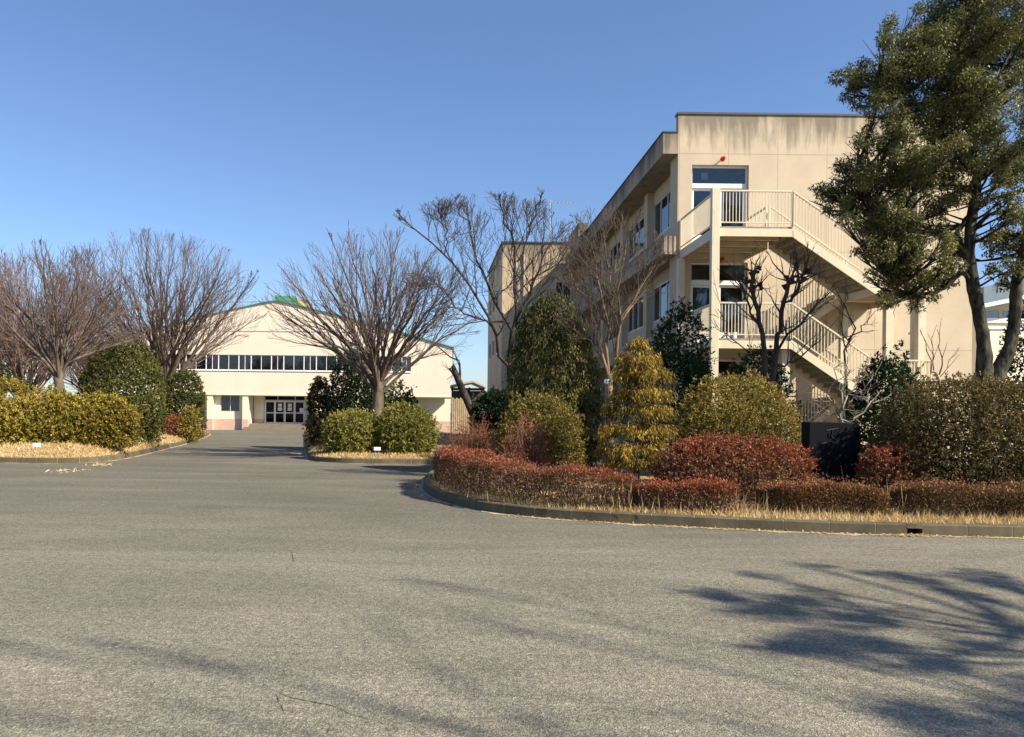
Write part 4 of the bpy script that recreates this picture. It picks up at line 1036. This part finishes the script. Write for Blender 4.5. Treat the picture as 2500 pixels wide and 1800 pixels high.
def R_f(u, v, d=0): return A(u, v, Yr+d)
lim = [([R_f(2068, 960), R_f(2062, 860), R_f(2075, 800), R_f(2060, 750), R_f(2045, 700)], .035, .008), ([R_f(2070, 830), R_f(2105, 800), R_f(2130, 775)], .025, .008), ([R_f(2068, 860), R_f(2050, 800), R_f(2060, 740), R_f(2075, 690)], .02, .006)]
bare_tree('bare_sapling', 'thin dark leafless sapling before the cream wall, right of the lower stair flight', (R_f(2068, PY)[0], Yr, .1), R_f(2068, 950), .04, R_f(2075, 790), (.8, .6, 1.4), 0,
          [(6, 40, .5, .6), (3, 38, .6, .3)], 61, M['bark_dark'], M['twig_dark'], limbs=lim, trunk=[([R_f(2068, 1080), R_f(2068, 1010), R_f(2068, 955)], [.05, .045, .04])], upb=.5, jit=.04, rmin=.0045)
Ys = 19.5
def S_f(u, v, d=0): return A(u, v, Ys+d)
lim = [([S_f(2296, 960), S_f(2293, 918), S_f(2280, 905), S_f(2270, 910), S_f(2271, 870), S_f(2262, 840), S_f(2246, 805)], .03, .006), ([S_f(2293, 915), S_f(2299, 880), S_f(2294, 840), S_f(2287, 800)], .02, .006), ([S_f(2280, 905), S_f(2278, 860), S_f(2272, 815)], .016, .005), ([S_f(2296, 920), S_f(2320, 880), S_f(2342, 850)], .012, .004)]
bare_tree('bare_sapling', 'small cut back sapling with thin upright whips, before the wall beside the big tree trunk', (S_f(2296, PY)[0], Ys, .1), S_f(2296, 950), .04, S_f(2290, 850), (.5, .4, .9), 0,
          [(3, 25, .5, .4)], 67, M['bark_pale'], M['twig_pale'], limbs=lim, trunk=[([S_f(2296, 1060), S_f(2296, 1000), S_f(2296, 955)], [.04, .035, .03])], upb=.5, jit=.02, rmin=.004)

# ------------------------------------------------------------------ big evergreen on the right
def clumps_tree(name, label, base, trunk, limbs, clumps, nleaf, leaf, mat, bark, seed, tone=(.42, .2), cat='tree', flat=.62, droop=.25):
    g = np.random.default_rng(seed); t = thing(name, base, label, cat)
    T = []
    for P, R in trunk:                                        # knobbly trunk: resampled, with uneven girth
        P = np.array(P, float); k_ = np.linspace(0, len(P)-1, 5*len(P)); i_ = np.arange(len(P))
        Q = np.stack([np.interp(k_, i_, P[:, a_]) for a_ in range(3)], 1); Q[1:-1] = (Q[:-2]+2*Q[1:-1]+Q[2:])/4; Q[1:] += g.normal(size=(len(Q)-1, 3))*.008
        T.append((Q, np.interp(k_, i_, R)*(1+.05*np.sin(k_*2.7+seed)+.03*g.normal(size=len(k_))), 14))
    Lm = []
    for P, r0, r1 in limbs:
        P = np.array(P, float); mN = 8; s = np.linspace(0, len(P)-1, mN); Q = np.stack([np.interp(s, np.arange(len(P)), P[:, k]) for k in range(3)], 1); Q[1:] += g.normal(size=(mN-1, 3))*.03
        Lm.append((Q, np.linspace(r0, r1, mN), 8))
    src = np.concatenate([p for p, _, _ in T[:]]+[p for p, _, _ in Lm]); lo = base[2]+3.3
    src = src[src[:, 2] > lo]
    br = []; L = Leaves()
    for c, r in clumps:
        c = np.array(c); d = np.linalg.norm(src-c, axis=1)+np.maximum(0, src[:, 2]-c[2]+.3)*1.5; s = src[np.argmin(d)]
        ln = np.linalg.norm(c-s); B = bez(s, s*.45+c*.55+np.array([0, 0, -.1*ln]), c, 6, g, .025*ln); br.append((B, np.linspace(min(.06, .015+.02*ln), .008, 6), 5))
        for _ in range(9):
            e = c+unit(g.normal(size=3))*r*np.array([1, 1, flat])*.9; br.append((bez(B[3], B[4]*.5+e*.5, e, 4, g, .02), np.linspace(.010, .004, 4), 3))
        n = int(nleaf*(r/.5)**2*g.uniform(.75, 1.2))
        k = g.integers(4, 8); sub = np.array(c)+unit(g.normal(size=(k, 3)))*r*np.array([1, 1, flat])*g.uniform(.3, .8, (k, 1)); sr = r*g.uniform(.35, .6, k)
        i = g.integers(0, k, n); dd = unit(g.normal(size=(n, 3))); f = g.uniform(.15, 1, n)**.55
        P = sub[i]+dd*(sr[i]*f)[:, None]*np.array([1, 1, .75])
        D = dd*.7+g.normal(size=(n, 3))*.6+np.array([0, 0, -droop])
        V, Q = leafquads(P, D, leaf[0]*g.uniform(.65, 1.25, n), leaf[1]*g.uniform(.8, 1.2, n), g, .1, .6)
        L.add(V, Q, tone[0]+tone[1]*(g.normal(size=n)*.55+.7*lump(P, g, 1.6)+g.normal()*.35))
    tubes('trunk', T+Lm, bark, t); tubes('branches', br, bark, t); L.build('crown', mat, t)
    return t
YT = 18.5
def B_(u, v, d=0): return A(u, v, YT+d)
CL = [(2290,45,80),(2370,15,90),(2450,55,85),(2215,85,55),(2300,110,85),(2395,110,80),(2480,140,80),(2150,120,55),(2190,180,75),(2115,195,55),(2085,235,42),(2270,200,80),(2345,190,60),(2465,230,75),
      (2330,40,80),(2410,-20,90),(2500,40,90),(2250,150,60),(2145,240,50),(2190,265,50),
      (2380,262,70),(2320,265,70),(2250,290,60),(2180,315,45),(2110,345,40),(2150,365,50),(2235,360,70),(2330,340,75),(2430,340,75),(2490,390,65),(2290,390,55),(2400,400,55),
      (2055,445,48),(2110,430,52),(2180,440,60),(2250,430,55),(2310,440,45),(2455,440,55),(2018,462,26),(2095,500,40),(2150,510,50),(2220,500,48),(2080,540,30),(2140,560,36),(2200,560,40),(2290,510,30),
      (2150,615,38),(2195,640,45),(2255,625,32),(2450,545,42),(2440,610,40),(2490,590,50),(2160,690,36),(2215,690,45),(2275,690,34),(2135,670,22),(2180,740,36),(2235,755,28),(2275,725,22),(2420,660,26),(2455,690,30),(2480,500,40),(2200,590,40),(2300,600,34),(2310,650,30),(2170,650,34),(2250,670,34),(2235,720,34),(2190,715,30),(2120,480,40),(2050,480,34),(2310,690,26),(2430,580,40),(2470,650,36),
      (2540,100,90),(2560,250,90),(2550,400,80),(2540,560,60),(2420,480,35)]
CL += [(2330,480,44),(2370,380,60),(2300,330,60),(2350,300,60),(2410,330,55),(2300,560,36),(2060,500,36),(2130,610,34),(2110,560,32),(2330,610,30),(2160,735,28),(2300,680,34),(2240,580,44),(2180,560,44)]
g_ = np.random.default_rng(77)
cl = []
for u, v, r in CL:
    cl.append((B_(u, v, g_.uniform(-1.3, .7)), r*.95/F*YT))
for c_, r_ in list(cl):
    for _ in range(2):
        d_ = g_.normal(size=3); d_ /= np.linalg.norm(d_); q_ = c_+d_*r_*np.array([1.15, 1.2, .9])
        if q_[2] > 4.6: cl.append((q_, r_*g_.uniform(.4, .6)))
for _ in range(70):                                            # the far half of the crown
    u, v, r = CL[g_.integers(0, len(CL))]
    if v > 640: continue
    cl.append((B_(u+g_.normal()*20, min(v+g_.normal()*20, 620), g_.uniform(.6, 2.6)), r*.95/F*YT))
clumps_tree('evergreen_oak', 'tall dark evergreen tree with two trunks, overtopping the school roof at the right', (B_(2405, PY)[0], YT, .1),
    [([B_(2404, 1075), B_(2403, 1000), B_(2402, 925), B_(2403, 840), B_(2390, 760), B_(2372, 680), B_(2366, 610), B_(2372, 530), B_(2388, 440), B_(2378, 340), B_(2355, 230), B_(2340, 120), B_(2330, 30)], [.24, .21, .18, .148, .135, .128, .118, .108, .095, .08, .065, .045, .02]),
     ([B_(2420, 1060), B_(2425, 960), B_(2438, 905), B_(2466, 850), B_(2478, 770), B_(2483, 690), B_(2500, 600), B_(2520, 500), B_(2510, 350)], [.19, .175, .16, .14, .13, .12, .105, .09, .05])],
    [([B_(2366, 640), B_(2345, 595), B_(2325, 585), B_(2290, 570), B_(2255, 550), B_(2200, 540), B_(2120, 520)], .09, .025), ([B_(2325, 585), B_(2340, 560), B_(2362, 530)], .06, .05),
     ([B_(2372, 690), B_(2345, 665), B_(2315, 700), B_(2280, 715), B_(2230, 722), B_(2190, 700)], .075, .02), ([B_(2378, 470), B_(2340, 450), B_(2280, 440), B_(2180, 430), B_(2080, 440)], .08, .02),
     ([B_(2385, 420), B_(2340, 390), B_(2300, 340), B_(2240, 260), B_(2150, 200)], .07, .02), ([B_(2380, 560), B_(2395, 530), B_(2440, 520), B_(2480, 500)], .05, .02), ([B_(2378, 340), B_(2410, 260), B_(2450, 170), B_(2470, 100)], .06, .02),
     ([B_(2372, 540), B_(2390, 470), B_(2420, 400)], .05, .02)],
    cl, 860, (.080, .036), M['L_oak'], M['bark_oak'], 71, flat=.85)
# trees standing outside the frame at the right, whose shadows fall across the forecourt
g_ = np.random.default_rng(5); cl = []
for i in range(105):
    a = g_.uniform(0, 6.28); rr = 2.9*math.sqrt(g_.uniform(.02, 1)); cl.append(((13.5+rr*math.cos(a)*1.25, 1.1+rr*math.sin(a)*.85, g_.uniform(6.0, 9.6)), g_.uniform(.2, .36)))
cl = [c for c in cl if c[0][0]-1.05*c[0][2] > 2.3]
clumps_tree('evergreen_oak', 'loose evergreen tree just outside the right edge, throwing its shadow on the asphalt', (14.6, .5, 0),
    [([(14.6, .5, -.1), (14.6, .5, 2), (14.5, .6, 4.2), (14.2, .7, 6.4), (13.9, .9, 8.8)], [.24, .2, .17, .12, .04])],
    [([(14.5, .6, 4.6), (13.2, 1.3, 6.4), (11.6, 1.9, 7.6)], .06, .02), ([(14.4, .6, 5.0), (13.4, 0, 6.8), (12.2, -.5, 8.2)], .06, .02)], cl, 470, (.10, .045), M['L_oak'], M['bark_oak'], 73, flat=.5)
bare_tree('zelkova_tree', 'tall leafless tree outside the right edge, streaking the foreground asphalt with faint shadows', (16.5, -5.0, 0), (16.2, -4.8, 5.0), .13, (13.2, -3.0, 12.5), (6.2, 3.4, 4.2), 10,
    [(5, 30, .6, 2.8), (4, 34, .6, 1.5), (2, 36, .7, .8)], 79, M['bark_zel'], M['twig_zel'], rmin=.009)

# ------------------------------------------------------------------ evergreens and shrubs
# left bed
shrub('hedge_bush', 'long mounded yellow green hedge along the front of the left bed', -70, 338, 968, 27.2, M['L_yel'], 26000, (.085, .042), 101, dep=.42, cat='hedge', p=2.1, tone=(.57, .23), amp=.28, zc=.38, z0=.42, lobes=34,
      extra=[(-70, 95, 922, .3, 9000), (70, 215, 950, .1, 7000), (175, 320, 958, -.1, 8000), (250, 336, 985, -.3, 4000)])
shrub('camellia', 'large round dark green evergreen shrub behind the yellow hedge', 196, 402, 832, 33.0, M['L_cam'], 22000, (.10, .05), 103, rag=.3, tone=(.45, .22), amp=.1, extra=[(300, 398, 960, -1.0, 2500)])
shrub('camellia', 'narrower round dark green evergreen shrub nearest the gymnasium entrance', 398, 502, 902, 41.0, M['L_cam'], 13000, (.10, .05), 104, rag=.3, tone=(.33, .2), amp=.09, p=2.6)
shrub('azalea_bush', 'brown rounded bush at the foot of the large round evergreen', 312, 372, 1005, 33.2, M['L_olive'], 2600, (.09, .04), 105, tone=(.55, .2))
shrub('azalea_bush', 'tan brown rounded bush before the narrower evergreen near the gymnasium', 432, 490, 998, 39.5, M['L_mix'], 2600, (.10, .045), 106, tone=(.6, .2))
shrub('azalea_bush', 'low dark red bush beside the tan one, before the narrower evergreen', 394, 446, 1015, 39.2, M['L_red'], 1800, (.10, .045), 107, tone=(.5, .2))
# dark palm fronds at the left edge
pm = thing('palm', (at(8, PY, 33)[0], 33, .1), 'dark palm like plant with spiky fronds, peeping over the hedge at the left edge', 'palm'); g_ = np.random.default_rng(9); Lp = Leaves(); pol = []
cx, cz = at(8, 905, 33)[0], at(8, 905, 33)[2]-.4
for i in range(26):
    a = g_.uniform(0, 6.28); el = g_.uniform(-.1, 1.1); d = np.array([math.cos(a)*math.cos(el), math.sin(a)*math.cos(el), math.sin(el)]); ln = g_.uniform(.8, 1.2)
    p0 = np.array([cx, 33, cz]); e = p0+d*ln+np.array([0, 0, -.35*ln*math.cos(el)]); Bz = bez(p0, p0+d*ln*.6, e, 8, g_, .005); pol.append((Bz, np.linspace(.015, .005, 8), 4))
    for j in range(2, 8):
        for sgn in (-1, 1):
            T_ = unit(Bz[j]-Bz[j-1]); sd = unit(np.cross(T_, [0, 0, 1.])); V, Q = leafquads(Bz[j][None]-T_*.05, (T_*.6+sgn*sd*.7)[None]+g_.normal(size=(1, 3))*.1, .38, .05, g_); Lp.add(V, Q, g_.uniform(.1, 1))
tubes('stalks', pol, M['stem'], pm); Lp.build('fronds', M['L_palm'], pm); m = MB(); m.cyl((cx, 33, 0), (cx, 33, cz), .12, .1, 10); m.build('trunk', M['stem'], pm)
# middle bed
shrub('camellia', 'tall dark evergreen behind the middle tree trunk', 796, 952, 832, 34.0, M['L_dark'], 17000, (.10, .045), 111, rag=.4, tone=(.45, .22), amp=.14, p=1.9, zc=.38)
shrub('camellia', 'dull brownish evergreen at the edge of the drive, left of the taller dark one', 752, 806, 918, 35.0, M['L_olive'], 9000, (.085, .04), 112, rag=.4, tone=(.38, .2), p=2.6, dep=1.2, extra=[(748, 830, 1010, -2.5, 2500)])
hh = shrub('hedge_bush', 'wide yellow green double mounded bush at the front of the middle bed', 790, 930, 1000, 27.6, M['L_yg'], 14000, (.08, .036), 113, cat='hedge', z0=.25, dep=.8, tone=(.60, .22), amp=.2, p=2.1, zc=.40)
shrub('hedge_bush', 'yellow green mounded bush at the right end of the middle bed', 915, 1066, 988, 27.5, M['L_yg'], 15000, (.08, .036), 114, cat='hedge', z0=.25, dep=.8, tone=(.60, .22), amp=.2, p=2.1, zc=.40)
shrub('camellia', 'sparse evergreen behind the right end of the middle bed', 940, 1010, 935, 36, M['L_cam'], 900, (.13, .06), 115, tone=(.4, .2), amp=.3, z0=1.6, zc=.5, stems=8)
# right bed: back row
shrub('camellia', 'dark shaded evergreen hedge between the leaning trunk and the big conifer', 1150, 1268, 955, 27.5, M['L_dark'], 9000, (.11, .05), 121, cat='shrub', tone=(.3, .2), p=2.8, dep=.7)
shrub('evergreen_shrub', 'glossy dark green shrub reaching up before the left stair column', 1568, 1742, 752, 20.3, M['L_dark'], 15000, (.075, .038), 122, tone=(.45, .22), amp=.22, p=2.0, lobes=26)
shrub('evergreen_shrub', 'dark evergreen shrub beneath the second floor stair landing', 1770, 1940, 845, 23.2, M['L_dark'], 7000, (.085, .04), 123, tone=(.35, .2), amp=.2, dep=.6)
shrub('evergreen_shrub', 'dark evergreen shrub with a leafy top shoot, right of the foot of the stairs', 2078, 2262, 868, 18.8, M['L_dark'], 13000, (.075, .038), 124, tone=(.38, .22), amp=.2, p=2.2, lobes=24, extra=[(2185, 2225, 820, 0, 700)])
shrub('evergreen_shrub', 'dark evergreen mass at the right edge behind the leaning trunk', 2470, 2640, 720, 20.5, M['L_dark'], 12000, (.085, .04), 125, tone=(.3, .2), amp=.18)
# big weeping conifer
def conifer(name, label, u0, u1, vtop, Y, mat, seed, n, leaf, tone, z0=.13, shape=.55, droop=1.1, cat='conifer', dep=.95):
    g = np.random.default_rng(seed); a = at(u0, PY, Y); b = at(u1, PY, Y); x = (a[0]+b[0])/2; R = (b[0]-a[0])/2; zt = at((u0+u1)/2, vtop, Y)[2]; h = zt-z0
    t = thing(name, (x, Y, z0), label, cat); L = Leaves(); pol = [(np.array([[x, Y, z0-.1], [x, Y, z0+h*.5], [x, Y, z0+h*.95]]), np.array([.12, .07, .02]), 8)]
    ns = n//42
    tz = g.uniform(.03, 1, ns); ph = g.uniform(0, 6.28, ns)
    prof = lambda q: np.clip(np.sqrt(np.clip(1-((q-.36)/.66)**2, 0, 1)), .05, 1)
    for i in range(ns):
        rr = R*prof(tz[i])*g.uniform(.72, 1.06)*(1+.10*math.sin(3*ph[i]+6*tz[i]))
        tip = np.array([x+math.cos(ph[i])*rr, Y+math.sin(ph[i])*rr*dep, z0+h*tz[i]]); s = np.array([x, Y, z0+h*min(.97, tz[i]+.05)])
        out = unit(np.array([math.cos(ph[i]), math.sin(ph[i])*dep, 0]))
        if i % 3 == 0: pol.append((bez(s, s*.4+tip*.6+np.array([0, 0, .12]), tip, 4, g, .01), np.array([.014, .01, .008, .004]), 4))
        k = 42; q = g.uniform(.0, 1, k); P = tip+out*(q*.14-.12)[:, None]+np.c_[g.normal(size=(k, 2))*.07, -q*.24+g.normal(size=k)*.06+.06]
        D = out*.35+g.normal(size=(k, 3))*.3+np.array([0, 0, -droop]); tn = g.normal()*.16
        V, Q = leafquads(P, D, leaf[0]*g.uniform(.6, 1.3, k), leaf[1]*g.uniform(.7, 1.3, k), g)
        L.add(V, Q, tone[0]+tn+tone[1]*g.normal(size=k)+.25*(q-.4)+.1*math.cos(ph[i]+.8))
    L.build('foliage', mat, t); tubes('trunk', pol, M['stem'], t); return t
conifer('weeping_conifer', 'big dark green conifer with drooping golden tipped sprays, left of the pale stemmed tree', 1238, 1462, 722, 21.5, M['L_con'], 131, 60000, (.10, .022), (.50, .18))
# golden thread cypress in tiers
Yg = 15.6; g_ = np.random.default_rng(133); gx = at(1556, PY, Yg)[0]
gc = thing('golden_cypress', (gx, Yg, .13), 'golden yellow cypress with drooping tiers, behind the low red hedge', 'conifer'); L = Leaves(); pol = [(np.array([[gx, Yg, 0], [gx, Yg, 1.6], [gx+.02, Yg, 2.9]]), np.array([.07, .045, .015]), 8)]
for (v, wl, wr, dv) in ((845, 25, 30, 40), (872, 62, 68, 60), (912, 62, 80, 50), (958, 70, 95, 46), (1000, 85, 92, 44), (1046, 104, 90, 44), (1092, 108, 85, 42), (1128, 85, 65, 26)):
    zc_ = at(1556, v, Yg)[2]
    for i in range(84):
        ph = g_.uniform(0, 6.28); w_ = (wr if math.cos(ph) > 0 else wl)/F*Yg; rr = .97*w_*math.sqrt(g_.uniform(.08, 1.05))*(1+.09*math.sin(2*ph+v)+.07*math.sin(5*ph+v*.7)); c_, s_ = math.cos(ph), math.sin(ph)
        tip = np.array([gx+c_*rr, Yg+s_*rr*.9, zc_+.10*(1-rr/w_)+g_.normal()*.035]); o_ = unit(np.array([c_, s_, 0.0]))
        if i % 2 == 0: pol.append((bez(np.array([gx, Yg, zc_+.05]), (np.array([gx, Yg, zc_+.1])+tip)/2+np.array([0, 0, .08]), tip, 4, g_, .01), np.array([.012, .009, .006, .003]), 4))
        k = 46; q = g_.uniform(0, 1, k); P = tip+o_*(q*.08-.1)[:, None]+np.c_[g_.normal(size=(k, 2))*.05, -q*(dv/F*Yg)*.62+.05+g_.normal(size=k)*.025]
        D = o_*.35+g_.normal(size=(k, 3))*.28+np.array([0, 0, -.9]); V, Q = leafquads(P, D, .085*g_.uniform(.6, 1.3, k), .014*g_.uniform(.7, 1.4, k), g_)
        L.add(V, Q, .55+g_.normal()*.15+.17*g_.normal(size=k)-.30*q+.12*(rr/w_-.7))
L.build('foliage', M['L_gold'], gc); tubes('trunk', pol, M['stem'], gc)
# right bed: middle row
shrub('osmanthus', 'green and bronze bush behind the reddish twiggy bush, below the big conifer', 1205, 1432, 965, 17.6, M['L_mix'], 20000, (.055, .026), 141, rag=1.0, tone=(.34, .24), amp=.16, dep=.8, p=2.3)
shrub('azalea_bush', 'large rounded bronze and yellow green bush before the stairs', 1650, 1958, 918, 17.2, M['L_mix'], 32000, (.05, .024), 142, rag=.95, tone=(.50, .26), topred=.2, dep=.75, p=2.15, amp=.15, lobes=30, extra=[(1660, 1800, 912, .2, 4000)])
shrub('hedge_bush', 'very large olive brown clipped bush at the foot of the tree with two trunks', 2140, 2640, 925, 14.2, M['L_olive'], 62000, (.045, .022), 143, rag=.85, cat='hedge', tone=(.60, .22), topred=.3, dep=.55, p=2.6, amp=.12, lobes=40, zc=.45)
def twiggy(name, label, u0, u1, vtop, Y, seed, ns, nl):
    g = np.random.default_rng(seed); a = at(u0, PY, Y); b = at(u1, PY, Y); x = (a[0]+b[0])/2; R = (b[0]-a[0])/2; zt = at((u0+u1)/2, vtop, Y)[2]; z0 = .13; h = zt-z0
    t = thing(name, (x, Y, z0), label, 'shrub'); pol = []; L = Leaves(); tips = []
    for i in range(ns):
        ph = g.uniform(0, 6.28); el = math.acos(g.uniform(.02, 1)); d = np.array([math.sin(el)*math.cos(ph)*R, math.sin(el)*math.sin(ph)*R*.8, (.30+.70*math.cos(el))*h])*g.uniform(.8, 1.03)
        s = np.array([x+g.normal()*.12*R, Y+g.normal()*.1*R, z0-.03]); e = np.array([x, Y, z0])+d; B = bez(s, s*.5+e*.5+np.array([0, 0, .1*h]), e, 6, g, .015); pol.append((B, np.linspace(.011, .003, 6), 4))
        for j in range(5):
            f = g.integers(2, 6); e2 = B[f]+unit(d/np.linalg.norm(d)+g.normal(size=3)*.5)*g.uniform(.08, .26); pol.append((np.stack([B[f], (B[f]+e2)/2+g.normal(size=3)*.01, e2]), np.array([.005, .004, .0025]), 3)); tips.append(e2)
    tips = np.array(tips); k = max(1, nl//len(tips)); P = np.repeat(tips, k, 0)+g.normal(size=(len(tips)*k, 3))*.035
    V, Q = leafquads(P, g.normal(size=P.shape)*.6+np.array([0, 0, .7]), .042*g.uniform(.6, 1.3, len(P)), .014, g); L.add(V, Q, .5+.22*g.normal(size=len(P))+.3*((P[:, 2]-z0)/h-.6))
    tubes('stems', pol, M['twig_rust'], t); L.build('foliage', M['L_redtwig'], t); return t
twiggy('twiggy_bush', 'reddish twiggy half bare bush nearest the wooden shed', 1092, 1212, 1020, 18.8, 151, 170, 5500)
twiggy('twiggy_bush', 'reddish twiggy half bare bush before the bronze green one', 1228, 1345, 1030, 16.6, 152, 170, 5500)
# red azaleas
shrub('azalea_bush', 'broad low mound of dark red azalea, left of the dark monument', 1604, 1976, 1070, 14.6, M['L_red'], 24000, (.05, .02), 161, rag=1.0, tone=(.42, .24), topred=.6, up=.6, dep=.5, p=3.1, amp=.13, lobes=30, zc=.4, stems=40, stemmat=M['stemred'], extra=[(1680, 1790, 1064, -.05, 2500), (1640, 1720, 1078, .1, 1500)])
shrub('azalea_bush', 'small red azalea clump, right of the dark monument', 2100, 2272, 1088, 13.9, M['L_red'], 12000, (.05, .02), 162, tone=(.42, .2), topred=.6, up=.6, dep=.6, p=2.8, amp=.08, zc=.42, stems=30, stemmat=M['stemred'])
RO = resample(RK, .1)
def along(x0, x1, d, cond=lambda p: True):
    O = offset(RO, d); k = (O[:, 0] >= x0) & (O[:, 0] <= x1) & (O[:, 1] < 19.2); return O[k][::3]
H1 = along(-.4, 3.2, .72); H1 = np.concatenate([[[.25, 18.6]], H1[H1[:, 1] < 18.2]])
hedge('azalea_hedge', 'long low clipped red azalea hedge curving along the kerb, its left end by the drive', H1, np.interp(H1[:, 0], [-.5, 1.0, 3.1], [.80, .68, .57]), .95, M['L_red'], 46000, (.045, .017), 171, tone=(.30, .2), topred=.75)
H2 = along(2.9, 4.8, .82)
hedge('azalea_hedge', 'short lower bright red azalea hedge joining the end of the long clipped one', H2, np.full(len(H2), .46), .85, M['L_red'], 17000, (.045, .017), 172, tone=(.36, .2), topred=.8)
H3 = along(4.95, 7.1, 1.15)
hedge('azalea_hedge', 'low brownish olive azalea hedge directly before the dark monument', H3, np.full(len(H3), .46), 1.0, M['L_azb'], 24000, (.045, .018), 173, tone=(.5, .22), topred=.4)
H4 = along(6.95, 11.5, 1.2)
hedge('azalea_hedge', 'low dark red brown azalea hedge running out of the right edge along the kerb', H4, np.full(len(H4), .50), .95, M['L_azb'], 38000, (.045, .018), 174, tone=(.36, .22), topred=.55)
# thin straw stalks standing in the hedges
def stalks(n, path, seed):
    g = np.random.default_rng(seed); i = g.integers(0, len(path), n); P = np.c_[path[i]+g.normal(size=(n, 2))*.3, np.full(n, .15)]
    V, Q = leafquads(P, np.c_[g.normal(size=(n, 2))*.18, np.ones(n)], g.uniform(.2, .6, n)*np.where(g.uniform(size=n) < .08, 1.35, .7), .010, g, .03)
    L = Leaves(); L.add(V, Q, g.uniform(.3, 1, n)); tag(L.build('dry_stalks', M['L_straw']), kind='stuff')
stalks(300, H1, 1); stalks(120, H2, 2); stalks(90, H3, 3); stalks(110, H4, 4)
GROUPS = {'zelkova_tree': 'leafless zelkova trees round the forecourt', 'azalea_hedge': 'low azalea hedges along the kerb', 'azalea_bush': 'rounded azalea bushes in the beds', 'camellia': 'dark round camellias along the drive',
          'evergreen_shrub': 'dark evergreen shrubs before the school', 'hedge_bush': 'clipped mounded hedge bushes', 'twiggy_bush': 'reddish twiggy bushes behind the red hedge', 'name_plate': 'plant name plates in the beds',
          'bare_sapling': 'bare saplings before the school wall', 'evergreen_oak': 'evergreen oaks on the right'}
for o in bpy.data.objects:
    k = o.name.split('.')[0]
    if o.parent is None and k in GROUPS and 'label' in o: o['group'] = GROUPS[k]
